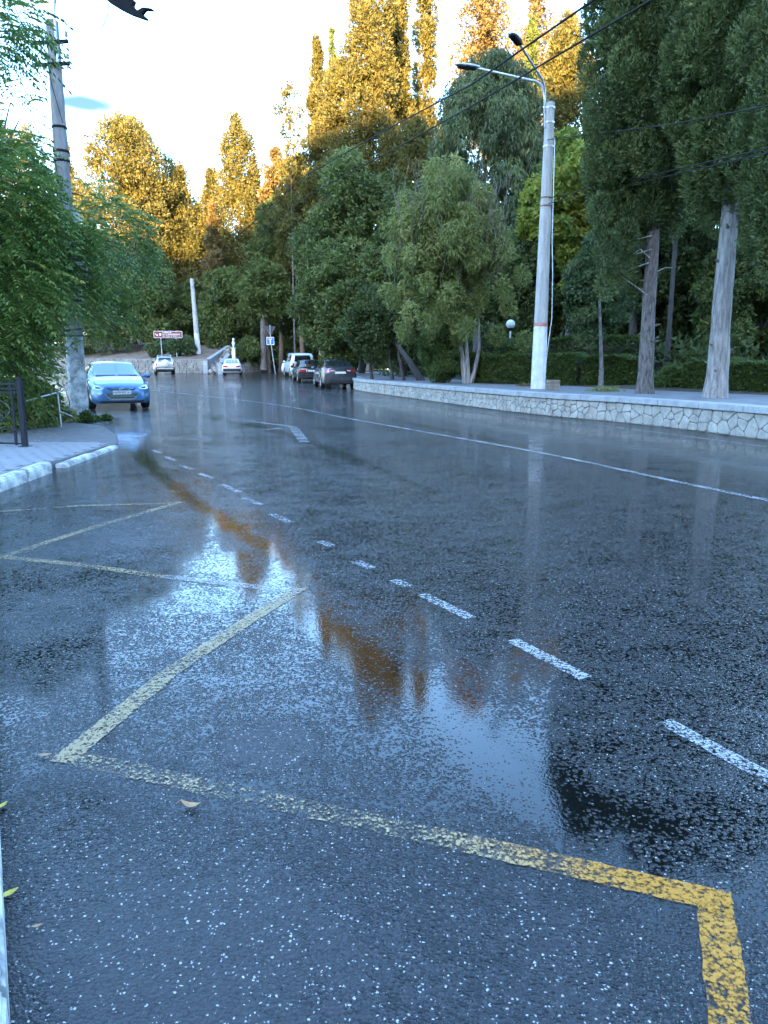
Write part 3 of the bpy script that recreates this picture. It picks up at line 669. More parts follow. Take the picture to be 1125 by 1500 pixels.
# --- weeping cedar
rng = np.random.default_rng(77)
(vc, qc, rc), bot, top, R = conifer(720, 86, 430, 84, 50, 'cone', 330, 10, .3, .3, rng)
s = rng.random(420)**.8; th = rng.uniform(0, 6.28, 420); pr = np.interp(s, [0, .3, .75, .93, 1], [1, 1, .85, .5, .2]); rr_ = R*pr*1.1*rng.uniform(.35, 1, 420)
cl = np.stack([bot.x+rr_*np.cos(th), 50+rr_*np.sin(th), bot.z+s*(top.z-bot.z), .55+0*s, .55+0*s, .75+0*s], 1)
put_tree('cedar_tree', 'blue-green weeping cedar with drooping sprays beneath the lamp arms', 'tree', (bot.x, 50, .6), clump_leaves(cl, 75000, .28, .3, rng, .35, -1.1, .35, .5, .6), 'cedar', [(bot.x, 50, .5), (bot.x+.2, 50, 8), (bot.x, 50, top.z*.8)], .4, .1, 'bark')
# --- dark evergreen mass beside the parked cars
def bush_tree(name, label, cx, ytop, ybot, hw, Y, mat, nleaf, leaf, nclump=120, zb=None, up=.1, bark='bark_dark', stems=None, cr=.24, Wr=.5, elong=.85, seed=0, fill=.3, trunk_r=.2, cat='tree'):
    rng = np.random.default_rng(seed+int(cx*3+ytop))
    top = at(cx, ytop, Y); bot = at(cx, ybot, Y); R = hw/F*Y; H_ = top.z-bot.z; c = (bot+top)/2
    u = unit(rng.normal(size=(nclump, 3))); f = np.where(rng.random(nclump) < fill, rng.uniform(.1, .6, nclump), rng.uniform(.72, .95, nclump))
    f = f*(1+.14*np.sin(u[:, 0]*5+u[:, 2]*4+seed))
    rad = R*cr*rng.uniform(.65, 1.35, nclump)
    cl = np.stack([c.x+u[:, 0]*R*f, Y+u[:, 1]*R*f, c.z+u[:, 2]*H_/2*f, rad, rad, rad*elong], 1)
    zb = ground_z(c.x, Y) if zb is None else zb
    base = (c.x, Y, zb-.1)
    if stems: base = tuple(stems[0][0]); tp = stems[0]; limbs = stems[1:]
    else:
        tp = [base, (c.x+.2, Y, (zb+c.z)/2), (c.x, Y, c.z+.2*H_)]; limbs = []
        for k in range(5):
            e = cl[rng.integers(nclump), :3]; limbs.append([tuple(Vector(tp[1])), tuple((Vector(tp[1])+Vector(e))/2+Vector((0, 0, .4))), tuple(e)])
    return put_tree(name, label, cat, base, clump_leaves(cl, int(nleaf*1.7), leaf*.82, Wr*1.15, rng, .8, up, .8, .6, .6), mat, tp, trunk_r, trunk_r*.4, bark, None, limbs, trunk_r*.6)
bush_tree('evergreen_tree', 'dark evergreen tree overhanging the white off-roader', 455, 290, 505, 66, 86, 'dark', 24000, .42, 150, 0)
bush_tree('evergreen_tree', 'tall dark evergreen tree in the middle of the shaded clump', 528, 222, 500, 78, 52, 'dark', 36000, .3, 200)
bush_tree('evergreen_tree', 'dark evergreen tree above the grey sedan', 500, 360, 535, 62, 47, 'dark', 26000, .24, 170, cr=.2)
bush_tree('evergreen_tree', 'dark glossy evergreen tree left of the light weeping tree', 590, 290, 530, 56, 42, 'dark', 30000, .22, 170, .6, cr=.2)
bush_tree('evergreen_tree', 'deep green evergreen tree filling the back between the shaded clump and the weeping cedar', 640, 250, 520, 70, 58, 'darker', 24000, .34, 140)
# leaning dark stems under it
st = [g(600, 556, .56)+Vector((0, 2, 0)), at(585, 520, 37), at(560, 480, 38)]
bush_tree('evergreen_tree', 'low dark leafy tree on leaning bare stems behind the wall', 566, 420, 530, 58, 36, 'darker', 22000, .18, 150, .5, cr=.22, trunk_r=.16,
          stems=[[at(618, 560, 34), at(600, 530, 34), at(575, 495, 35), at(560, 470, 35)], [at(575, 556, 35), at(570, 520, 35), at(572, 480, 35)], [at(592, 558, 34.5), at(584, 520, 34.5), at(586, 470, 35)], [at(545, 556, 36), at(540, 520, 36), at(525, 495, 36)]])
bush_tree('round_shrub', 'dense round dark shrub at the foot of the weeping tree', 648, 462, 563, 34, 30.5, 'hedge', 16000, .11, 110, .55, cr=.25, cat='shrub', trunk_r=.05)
# --- light weeping tree on three pale stems
rng = np.random.default_rng(31)
b0 = g(683, 562, .55); top = at(660, 236, 29); c = at(655, 350, 29.2)
u = unit(rng.normal(size=(230, 3))); u[:, 2] = np.abs(u[:, 2])*1.0-.1; f = rng.uniform(.4, 1, 230)
cl = np.stack([c.x+u[:, 0]*2.15*f, 29.3+u[:, 1]*2.0*f, c.z-.6+u[:, 2]*3.5*f, .32+0*f, .32+0*f, .42+0*f], 1)
low = np.stack([c.x+.3+rng.normal(0, 1.0, 90), 29.3+rng.normal(0, .8, 90), at(660, 450, 29.2).z+rng.uniform(-1.2, 2.2, 90), .34+0*np.zeros(90), .34+np.zeros(90), .4+np.zeros(90)], 1)
A = clump_leaves(cl, 46000, .18, .28, rng, .4, -.7, .6, .4, .6); B = clump_leaves(low, 26000, .13, .5, rng, .6, 0, .8, .5, .6)
crown = (np.concatenate([A[0], B[0]]), np.concatenate([A[1], B[1]+len(A[0])]), np.concatenate([A[2], B[2]]))
wt = put_tree('weeping_tree', 'light green weeping tree on three bare pale stems behind the wall', 'tree', tuple(b0), crown, 'willow',
    [b0, at(676, 520, b0.y), at(668, 480, b0.y), at(660, 400, b0.y)], .13, .05, 'bark_pale', None,
    [[b0+Vector((.08, 0, 0)), at(684, 520, b0.y), at(682, 480, b0.y), at(690, 400, b0.y)], [b0+Vector((.16, 0, 0)), at(695, 545, b0.y), at(702, 510, b0.y), at(701, 480, b0.y), at(705, 400, b0.y)]], .11)
tw = MB(); rg = random.Random(9)
for i in range(60):                                    # hanging bare tendrils
    p = Vector((c.x+rg.uniform(-2, 2), 29.3+rg.uniform(-2, .2), c.z+rg.uniform(.5, 2.6))); L = rg.uniform(1, 3.2); q_ = [p]
    for k in range(5): q_.append(q_[-1]+Vector((rg.uniform(-.16, .16), rg.uniform(-.1, .1), -L/5)))
    tw.tube([x_-b0 for x_ in q_], .009, 4, False)
tw.build('tendrils', M['bark'], wt)
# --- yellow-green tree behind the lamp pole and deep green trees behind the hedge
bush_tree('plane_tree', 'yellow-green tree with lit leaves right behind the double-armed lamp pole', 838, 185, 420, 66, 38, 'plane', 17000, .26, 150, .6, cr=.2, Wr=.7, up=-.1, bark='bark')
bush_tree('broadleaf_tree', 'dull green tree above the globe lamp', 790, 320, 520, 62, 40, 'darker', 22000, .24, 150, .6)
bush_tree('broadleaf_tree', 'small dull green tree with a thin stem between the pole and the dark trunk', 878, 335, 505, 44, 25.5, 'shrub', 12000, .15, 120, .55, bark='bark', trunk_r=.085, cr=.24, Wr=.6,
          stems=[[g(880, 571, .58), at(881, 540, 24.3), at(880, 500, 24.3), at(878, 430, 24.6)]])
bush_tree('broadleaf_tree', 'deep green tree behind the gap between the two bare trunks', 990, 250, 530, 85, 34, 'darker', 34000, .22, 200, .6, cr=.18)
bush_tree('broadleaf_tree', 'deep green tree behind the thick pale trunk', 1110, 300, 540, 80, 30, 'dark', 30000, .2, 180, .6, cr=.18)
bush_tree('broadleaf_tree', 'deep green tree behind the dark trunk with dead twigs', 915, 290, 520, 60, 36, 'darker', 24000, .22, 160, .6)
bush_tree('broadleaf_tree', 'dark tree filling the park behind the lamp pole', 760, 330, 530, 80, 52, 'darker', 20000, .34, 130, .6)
bush_tree('broadleaf_tree', 'tall dark tree closing the sky behind the thick pale trunk', 1075, 60, 420, 95, 47, 'darker', 22000, .36, 150, .6)  # added tree, blocks bright sky that would mirror in the wet road
bush_tree('broadleaf_tree', 'tall dark tree at the back right of the park beyond the box hedge', 1200, 90, 430, 95, 42, 'darker', 20000, .36, 140, .6)  # added as well, to keep sky out of the road's reflection
bush_tree('broadleaf_tree', 'tall dark tree closing the sky behind the trunk with dead twigs', 945, 70, 420, 80, 54, 'darker', 18000, .38, 130, .6)  # third added tree against the mirrored sky
# --- two big cypresses with bare trunks, and one just outside the frame
def near_cypress(label, name, base, path, cx, ytop, ybot, hw, Y, nleaf, r0, r1, bark, extra=(), seed=0):
    rng = np.random.default_rng(seed)
    top = at(cx, ytop, Y); bot = at(cx, ybot, Y); R = hw/F*math.hypot(Y, 4); H_ = top.z-bot.z; n = 330
    s = rng.random(n); th = rng.uniform(0, 6.28, n); pr = np.interp(s, [0, .12, .4, .8, 1], [.45, .85, 1, .8, .2])
    rr_ = R*pr*np.where(rng.random(n) < .3, rng.uniform(.1, .6, n), rng.uniform(.7, .98, n)); rad = rng.uniform(.22, .46, n)
    cxw = np.interp(s, [0, 1], [bot.x, top.x])
    cl = [(cxw[i]+rr_[i]*math.cos(th[i]), Y+rr_[i]*math.sin(th[i]), bot.z+s[i]*H_, rad[i], rad[i], rad[i]*1.45) for i in range(n)]
    for (px, py, dY, r_) in extra: q_ = at(px, py, Y+dY); cl.append((q_.x, q_.y, q_.z, r_, r_, r_*1.3))
    crown = clump_leaves(cl, int(nleaf*3.3), .092, .46, rng, .9, .6, .45, .74, .65)
    limbs = []
    for k in range(12):
        e = Vector(cl[rng.integers(n)][:3]); zz = min(max(e.z-1.2, bot.z-.8), top.z); ax = Vector(path[-1]); st_ = Vector((bot.x+(top.x-bot.x)*(zz-bot.z)/H_, Y, zz)); limbs.append([st_, st_.lerp(e, .55)+Vector((0, 0, .15)), e])
    t = put_tree(name, label, 'tree', base, crown, 'cyp', path, r0, r1, bark, None, limbs, .06); return t
ex = [(905+random.Random(i).uniform(-35, 40), 300+i*9, random.Random(i+50).uniform(-1, 1), .34) for i in range(14)] + [(880, 300, 0, .4), (872, 250, 0, .4), (890, 340, .5, .35), (985, 330, 0, .35)]
bA = g(944, 577, .58); bB = g(1048, 583, .59)
tA = near_cypress('tall dark cypress on a straight dark trunk with dead twigs', 'cypress_tree', tuple(bA), [bA, at(950, 460, bA.y), at(958, 330, bA.y), at(962, 100, bA.y)], 940, -170, 330, 76, bA.y+.3, 62000, .21, .12, 'bark', ex, 3)
tB = near_cypress('tall dark cypress on a thick pale leaning trunk', 'cypress_tree', tuple(bB), [bB, at(1058, 450, bB.y), at(1072, 280, bB.y), at(1085, 60, bB.y)], 1078, -210, 285, 84, bB.y+.3, 62000, .25, .15, 'bark_pale', [(1020+i*12, 270+((i*37) % 60), 0, .36) for i in range(9)], 4)
near_cypress('dark cypress overhanging the wall beyond the thick pale trunk', 'cypress_tree', (11.0, 16.2, .6), [(11, 16.2, .6), (11, 16.2, 4), (11, 16.2, 9)], 1185, -150, 400, 84, 16.2, 42000, .2, .1, 'bark', (), 6)
far_tree('cypress_tree', 'dark cypress filling the gap behind the two bare-trunked cypresses', 'tree', 1010, -220, 330, 80, 29, 'column', 'cyp', zb=.6, leaf=.2, nleaf=50000, nclump=330, cr=.22, trunk_r=.12, bark='bark_dark')  # added cypress, closes a sky gap that reflected in the road
dt = MB(); rg = random.Random(21)                      # dead twigs on the dark trunk
for (pts) in (((948, 432), (925, 415), (905, 402), (897, 400)), ((950, 385), (930, 392), (908, 402)), ((952, 378), (938, 365), (928, 372)), ((955, 345), (935, 350), (925, 330), (935, 322)), ((962, 398), (975, 392), (985, 392)), ((955, 365), (932, 372))):
    q_ = [at(x, y, bA.y-.15-.05*k)-bA for k, (x, y) in enumerate(pts)]; dt.tube(q_, [.018-.003*k for k in range(len(q_))], 5)
dt.build('dead_twigs', M['bark_pale'], tA)
for t_, b_, pth, r_ in ((tA, bA, ((950, 460), (958, 330)), .17), (tB, bB, ((1058, 450), (1072, 280)), .21)):
    rg = random.Random(int(b_.x*10))
    for k in range(9):                                 # broken branch stubs and knots
        s_ = rg.random(); p0 = b_.lerp(at(*pth[0], b_.y), s_*2) if s_ < .5 else at(*pth[0], b_.y).lerp(at(*pth[1], b_.y), s_*2-1); a = rg.uniform(math.pi*.85, math.pi*2.15); d_ = Vector((math.cos(a), math.sin(a), rg.uniform(.1, .5)))
        p0 = p0-b_; L_ = rg.uniform(.05, .16); MB().tube([p0+d_*r_*.8, p0+d_*(r_+.02), p0+d_*(r_+L_)], [.045, .03, .016], 6).build('branch_stub', M['bark'], t_)
# --- clipped hedges and shrubs on the park side
def hedge(name, label, p0, p1, w, h, n, mat='hedge', leaf=.085, zb=.56, round_=False):
    n = int(n*1.5); rng = np.random.default_rng(n); p0, p1 = np.array(p0, float), np.array(p1, float); d = p1-p0; L = np.linalg.norm(d); d /= L; nn = np.array([-d[1], d[0]])
    a = rng.random(n)*L; side = rng.integers(0, 3, n); b = np.where(side == 0, -w/2, np.where(side == 1, w/2, rng.uniform(-w/2, w/2, n))); z = np.where(side == 2, h, rng.uniform(.03, h, n))
    ins = rng.uniform(0, .14, n); b = np.where(side == 0, b+ins, np.where(side == 1, b-ins, b)); z = np.where(side == 2, z-ins*.6, z)
    bump = .05*np.sin(a*3.1+n)+.04*np.sin(a*7.3+z*5); z = z+bump*(z/h); b = b+np.sign(b)*bump*.7
    P_ = np.stack([p0[0]+d[0]*a+nn[0]*b, p0[1]+d[1]*a+nn[1]*b, zb+z], 1)
    o_ = np.stack([nn[0]*np.sign(b), nn[1]*np.sign(b), np.where(side == 2, 1.2, .35)], 1)
    D = unit(o_+rng.normal(size=(n, 3))*.7); l = leaf*rng.uniform(.6, 1.3, n)
    v, q_, rn = leaf_quads(P_, D, l, l*.55, rng.random(n), rng)
    t = thing(name, label, 'hedge', (p0[0], p0[1], zb)); base = np.array([p0[0], p0[1], zb])
    link('foliage', np_mesh('foliage', v-base, q_, rn), M[mat], t)
    ang = math.atan2(d[1], d[0]); core = MB().box((d[0]*L/2, d[1]*L/2, h*.46), (L-.2, w-.26, h*.86), Matrix.Rotation(ang, 3, 'Z')); core.build('twig_core', M['bark_dark'], t)
    return t
pA, pB, pC = at(692, 560, 31), at(855, 560, 27.4), at(935, 560, 26)
hedge('clipped_hedge', 'long box hedge running behind the white-footed lamp pole', (pA.x, 31), (pB.x, 27.4), 1.0, 1.05, 22000)
hedge('clipped_hedge', 'short box hedge between the thin stem and the dark trunk', (pB.x+.1, 27.3), (pC.x+.2, 25.8), 1.0, .98, 12000)
p1, p2 = at(1012, 560, 23.4), at(1200, 560, 19.8)
hedge('clipped_hedge', 'box hedge behind the thick pale trunk', (p1.x, 23.4), (p2.x, 19.8), .9, .86, 20000)
p1, p2 = at(690, 560, 35), at(960, 560, 30)
hedge('clipped_hedge', 'taller back hedge under the globe lamp', (p1.x, 36), (p2.x, 31), 1.0, 1.75, 16000, leaf=.11)
bush_tree('round_shrub', 'rounded clipped shrub in front of the globe lamp post', 757, 497, 545, 28, 31.5, 'hedge', 12000, .1, 90, .58, cr=.3, cat='shrub', trunk_r=.05)
bush_tree('round_shrub', 'loose low shrub between the two bare trunks', 985, 538, 572, 24, 24, 'hedge', 7000, .09, 60, .58, cr=.3, cat='shrub', trunk_r=.03)
bush_tree('round_shrub', 'grey-green round bush beside the brown road sign', 263, 494, 518, 19, 81, 'shrub', 6000, .3, 60, 2.0, cr=.32, cat='shrub', trunk_r=.12, bark='bark_red')
bush_tree('round_shrub', 'small dark bush under the left end of the brown road sign', 230, 500, 519, 13, 82, 'shrub', 4000, .26, 40, 2.0, cr=.34, cat='shrub', trunk_r=.06)
bush_tree('round_shrub', 'dark green shrub on the corner wall right of the white sculpture', 368, 495, 536, 22, 80, 'dark', 6000, .28, 60, .6, cr=.3, cat='shrub', trunk_r=.06)
# bare trunks of the shaded wood
for (x0, y0, x1, y1, Y, r, bk, lab) in ((386, 533, 384, 400, 79, .3, 'bark', 'thick reddish trunk beside the dead-end sign'), (494, 545, 487, 480, 51, .36, 'bark_pale', 'pale stout trunk behind the dark hatchback'),
        (924, 545, 930, 430, 33, .2, 'bark_dark', 'dark trunk in the shade behind the short hedge'), (222, 512, 219, 400, 91, .4, 'bark_red', 'reddish trunk on the bank left of the brown sign'), (764, 500, 766, 380, 45, .25, 'bark', 'brown trunk in the shade above the globe lamp'), (697, 550, 699, 480, 34, .2, 'bark', 'greyish trunk behind the weeping tree stems')):
    b_, t_ = at(x0, y0, Y), at(x1, y1, Y); o = trunk_mesh([(0, 0, -.6), (t_-b_)*.5, t_-b_], r, r*.7, rng=random.Random(x0)).build('tree_trunk', M[bk], smooth=60)
    o.location = b_; tag(o, lab, 'tree trunk')
# shrubby undergrowth that fills the shade under the trees
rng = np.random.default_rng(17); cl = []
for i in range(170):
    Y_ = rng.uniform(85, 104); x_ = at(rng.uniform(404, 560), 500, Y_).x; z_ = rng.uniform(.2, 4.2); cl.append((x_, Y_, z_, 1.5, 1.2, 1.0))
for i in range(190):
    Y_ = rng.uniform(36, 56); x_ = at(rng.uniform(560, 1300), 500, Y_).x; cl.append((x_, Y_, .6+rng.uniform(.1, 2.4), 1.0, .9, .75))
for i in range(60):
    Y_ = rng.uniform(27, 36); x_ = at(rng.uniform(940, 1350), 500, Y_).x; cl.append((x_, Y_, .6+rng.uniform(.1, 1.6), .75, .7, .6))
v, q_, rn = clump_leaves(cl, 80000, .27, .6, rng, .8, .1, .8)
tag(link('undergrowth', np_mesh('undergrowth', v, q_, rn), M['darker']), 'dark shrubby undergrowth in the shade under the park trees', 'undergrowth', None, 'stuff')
# far wood that closes the view behind everything
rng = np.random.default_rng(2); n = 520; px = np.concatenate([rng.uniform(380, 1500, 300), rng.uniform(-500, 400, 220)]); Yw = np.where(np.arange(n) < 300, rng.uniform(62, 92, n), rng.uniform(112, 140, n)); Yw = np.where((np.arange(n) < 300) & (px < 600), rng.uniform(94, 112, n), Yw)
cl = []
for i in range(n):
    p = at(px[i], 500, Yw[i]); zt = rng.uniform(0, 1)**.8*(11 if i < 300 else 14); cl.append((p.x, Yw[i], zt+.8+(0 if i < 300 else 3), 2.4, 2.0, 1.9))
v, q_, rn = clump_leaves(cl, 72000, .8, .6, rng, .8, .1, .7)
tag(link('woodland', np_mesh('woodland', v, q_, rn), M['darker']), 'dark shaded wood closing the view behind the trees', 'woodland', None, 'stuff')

# ------------------------------------------------------------------ feathery tree on the left
def pinnate(bases, dirs, Ls, rng, npair=9, lf=.085, droop=.5):
    """compound leaves: leaflets in pairs along a drooping stalk"""
    n = len(bases); D = unit(dirs); down = np.array([0, 0, -1.]); Ps = []; Ds = []; rn0 = rng.random(n); rns = []; ls = []
    side = unit(np.cross(D, down)+rng.normal(size=(n, 3))*.1)
    for k in range(npair):
        s = (k+1)/npair; c = bases+D*(Ls*s)[:, None]+down*(Ls*droop*s*s)[:, None]; T = unit(D+down*droop*2*s)
        for sg in (-1, 1):
            Ps.append(c); Ds.append(unit(side*sg*.95+T*.55+down*.22+rng.normal(size=(n, 3))*.1)); rns.append(np.clip(.72*rn0+.28*rng.random(n), 0, 1)); ls.append(np.full(n, lf)*(1.0-.45*abs(s-.55))*(Ls/.62 if lf > .1 else Ls/.42))
    Ps.append(bases+D*Ls[:, None]+down*(Ls*droop)[:, None]); Ds.append(unit(D+down*droop*2)); rns.append(rn0); ls.append(np.full(n, lf))
    P_ = np.concatenate(Ps); D_ = np.concatenate(Ds); l = np.concatenate(ls); m = len(P_)
    # leaflet blades lie roughly flat, so the side vector is close to the stalk
    T = unit(np.tile(D, (2*npair+1, 1))+rng.normal(size=(m, 3))*.25); sv = unit(T-D_*np.sum(T*D_, 1, keepdims=True))
    v = np.empty((m, 4, 3)); L_ = l[:, None]; v[:, 0] = P_; v[:, 1] = P_+D_*L_*.4+sv*L_*.17; v[:, 2] = P_+D_*L_; v[:, 3] = P_+D_*L_*.4-sv*L_*.17
    return v.reshape(-1, 3), np.arange(m*4).reshape(m, 4), np.repeat(np.concatenate(rns), 4)
def feathery(name, label, spec, base, path, r0, n, seed, leafL=.42, lf=.085, extra_limbs=()):
    rng = np.random.default_rng(seed); pts = []; rads = []; wts = []
    for (px, py, Y, r, w_) in spec: pts.append(tuple(at(px, py, Y))); rads.append(r); wts.append(w_*r*r)
    pts = np.array(pts); rads = np.array(rads); wts = np.array(wts); k = rng.choice(len(pts), n, p=wts/wts.sum()); u = unit(rng.normal(size=(n, 3)))
    b = pts[k]+u*(rads[k]*rng.uniform(.35, 1, n)**.6)[:, None]*np.array([1, 1, .8]); d = u*np.array([1, 1, .35])+rng.normal(size=(n, 3))*.35+np.array([.25, -.15, .12])
    crown = pinnate(b, d, leafL*rng.uniform(.65, 1.25, n), rng, lf=lf)
    limbs = []
    for i in range(len(pts)):
        j = min(range(len(path)), key=lambda q_: (Vector(path[q_])-Vector(pts[i])).length+max(0, path[q_][2]-pts[i][2])*2)
        s_ = Vector(path[j]); e = Vector(pts[i]); limbs.append([s_, s_.lerp(e, .5)+Vector((0, 0, .2)), e])
    return put_tree(name, label, 'tree', base, crown, 'pinnate', path, r0, .05, 'bark_dark', None, limbs+list(extra_limbs), .045)
L1 = [(-8, 240, 17, .8, 1), (15, 278, 18.0, .7, 1), (-5, 335, 16, 1.0, 1), (35, 320, 17.5, .5, 1), (70, 350, 17.6, .7, 1.2), (120, 375, 18, .65, 1), (160, 330, 21, .75, .9), (180, 365, 21.5, .55, 1), (0, 420, 15.5, .9, 1.1), (74, 425, 17.2, .65, 1.2), (150, 420, 20.5, .6, .9),
      (-25, 500, 15.5, .8, 1.1), (42, 480, 20, .5, 1), (150, 455, 20, .5, .8), (138, 492, 18.4, .16, .5), (-15, 560, 16.2, .7, .9), (15, 545, 17, .45, 1), (12, 205, 18.5, .5, .5), (30, 172, 19, .25, .25), (15, 150, 19, .3, .2), (-30, 300, 16, 1.3, .8), (-40, 450, 15.5, 1.2, .8), (130, 290, 22, .6, .5), (195, 390, 22, .35, .5), (150, 478, 18.8, .2, .5), (60, 390, 20, 1.1, 1), (30, 575, 17.6, .25, .8), (-5, 615, 16.4, .4, .6)]
bx0 = at(28, 600, 17.0); bx0.z = .03
feathery('feathery_tree', 'feathery green tree with compound leaves hanging round the concrete pole', L1, tuple(bx0), [tuple(bx0), (bx0.x+.1, 17.1, 1.6), (bx0.x-.1, 17.3, 3.2), (bx0.x-.3, 17.6, 4.4), (bx0.x-.5, 18, 5.2)], .13, 3900, 12, .64, .135)
L2 = [(5, 25, 11, .32, 1), (-25, 60, 11, .45, 1), (12, 55, 11.5, .22, .8), (36, 45, 12, .12, .5), (-8, 95, 11.6, .22, .6), (-40, 20, 10.5, .7, 1)]
feathery('feathery_tree', 'feathery tree whose branch tips hang into the sky beside the pole top', L2, (-9.6, 11, .1), [(-9.6, 11, .1), (-9.5, 11, 3), (-9.3, 11, 5.2), (-8.9, 11, 6.4)], .14, 300, 15, .42, .09)
# undergrowth at the pole's foot
rng = np.random.default_rng(40); cl = []
for (px, py, Y, r) in ((20, 600, 16.6, .55), (55, 590, 17.6, .5), (50, 606, 18.2, .3), (60, 625, 17.2, .3), (70, 602, 18.9, .2), (-20, 600, 16, .7), (100, 612, 18.4, .2)):
    q_ = at(px, py, Y); cl.append((q_.x, Y, max(q_.z, r*.6), r, r, r))
v, q_, rn = clump_leaves(cl, 9000, .16, .36, rng, .5, -.5, .8)
b_ = (-8, 17.4, .03); us = thing('leafy_shrub', 'tangled leafy undergrowth at the foot of the concrete pole', 'shrub', b_)
link('foliage', np_mesh('foliage', v-np.array(b_), q_, rn), M['willow'], us)
sm = MB(); rg = random.Random(2)
for i in range(16): p = Vector((rg.uniform(-1.2, .6), rg.uniform(-.8, .9), 0)); sm.tube([p, p+Vector((rg.uniform(-.3, .3), 0, .5)), p+Vector((rg.uniform(-.7, .7), rg.uniform(-.3, .3), 1.1))], [.014, .01, .005], 5)
sm.build('stems', M['bark'], us)
rng = np.random.default_rng(41); pb = g(115, 617)
cl = [(pb.x+dx, pb.y-.1+dy, .07+dz, .12, .12, .09) for dx, dy, dz in ((.3, .05, -.02), (.45, .2, -.03), (.12, -.24, -.02), (-.1, -.25, .05), (.26, -.08, .1), (.58, .42, -.03), (-.24, -.18, .2), (.38, -.1, -.03))]
v, q_, rn = clump_leaves(cl, 1800, .07, .6, rng, .7, .2, .8); iv = thing('ivy_patch', 'dark ivy creeping round the whitewashed pole foot', 'plant', tuple(pb))
link('foliage', np_mesh('foliage', v-np.array(tuple(pb)), q_, rn), M['hedge'], iv)
# dense shade wood behind the feathery tree so that no bare horizon shows
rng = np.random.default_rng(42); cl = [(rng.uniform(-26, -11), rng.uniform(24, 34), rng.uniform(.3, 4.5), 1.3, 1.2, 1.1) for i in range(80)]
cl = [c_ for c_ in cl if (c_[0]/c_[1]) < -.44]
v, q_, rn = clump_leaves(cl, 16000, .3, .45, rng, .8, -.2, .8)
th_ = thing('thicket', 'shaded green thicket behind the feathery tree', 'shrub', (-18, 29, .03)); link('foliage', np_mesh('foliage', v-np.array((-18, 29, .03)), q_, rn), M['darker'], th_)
# small weeds at the raised footway edge
def weeds(px, py, z, n, sp, lab, mat='willow'):
    b = g(px, py, z); rng = np.random.default_rng(px); P_ = np.stack([rng.normal(0, sp, n), rng.normal(0, sp*.5, n), np.zeros(n)+.01], 1); D = unit(rng.normal(size=(n, 3))*[.7, .7, .1]+[0, 0, .8]); l = rng.uniform(.08, .2, n)
    v, q_, rn = leaf_quads(P_, D, l, l*.22, rng.random(n), rng); t = thing('weed_tuft', lab, 'plant', tuple(b)); link('blades', np_mesh('blades', v, q_, rn), M[mat], t)
weeds(884, 573, .6, 260, .22, 'fresh green weeds at the thin stem')
weeds(768, 566, .6, 90, .14, 'dry tuft beside the white pole foot', 'gilded_dry')
# ------------------------------------------------------------------ poles, lamps, wires, signs, fences
def oct_pole(parent, name, H0, H1, r0, r1, mat, lean=(0, 0), n=8):
    M3 = Matrix.Identity(3); b = MB(); v = []
    for z, r in ((H0, r0), (H1, r1)):
        for k in range(n): th = 2*math.pi*(k+.5)/n; v.append((r*math.cos(th)+lean[0]*z, r*math.sin(th)+lean[1]*z, z))
    b.add(v, [(k, (k+1) % n, n+(k+1) % n, n+k) for k in range(n)] + [tuple(range(n-1, -1, -1)), tuple(range(n, 2*n))])
    return b.build(name, mat, parent, bevel=.015)
def arm_pts(p, d, rise, reach, n=10):
    """a bracket that rises and bends over into a nearly level arm"""
    d = Vector((d[0], d[1], 0)).normalized(); o = [Vector(p), Vector(p)+Vector((0, 0, rise*.55))]
    for k in range(1, n+1):
        a = k/n*math.pi/2*.92; o.append(Vector(p)+Vector((0, 0, rise*.55+rise*.45*math.sin(a)))+d*(.42*(1-math.cos(a))))
    o.append(o[-1]+d*(reach-.42)+Vector((0, 0, (reach-.42)*.12))); return o
def lamp_head(parent, p, d, mat_top, L=.72):
    d = Vector(d).normalized(); s_ = d.cross(Vector((0, 0, 1))).normalized(); u = s_.cross(d)
    M3 = Matrix((d, s_, u)).transposed(); v = []; prof = [(0, .05, .05), (.12, .09, .06), (.4, .14, .075), (.8, .13, .06), (1, .05, .03)]
    b = MB(); n = 10
    for x, w_, h_ in prof:
        for k in range(n): a = 2*math.pi*k/n; v.append(Vector(p)+M3 @ Vector((x*L, w_*math.cos(a), h_*math.sin(a)*(1 if math.sin(a) > 0 else .5)+.02)))
    b.add(v, [(i*n+k, i*n+(k+1) % n, (i+1)*n+(k+1) % n, (i+1)*n+k) for i in range(4) for k in range(n)] + [tuple(range(n)), tuple(4*n+k for k in range(n))])
    h = b.build('lamp_head', mat_top, parent, smooth=50)
    gl = MB(); gl.add([Vector(p)+M3 @ Vector(q_) for q_ in ((.14*L, -.09, -.03), (.9*L, -.085, -.025), (.9*L, .085, -.025), (.14*L, .09, -.03), (.2*L, -.06, -.065), (.82*L, -.055, -.06), (.82*L, .055, -.06), (.2*L, .06, -.065))], [(0, 1, 5, 4), (1, 2, 6, 5), (2, 3, 7, 6), (3, 0, 4, 7), (4, 5, 6, 7)])
    gl.build('lamp_lens', M['lamp_dark'], h)
    return h
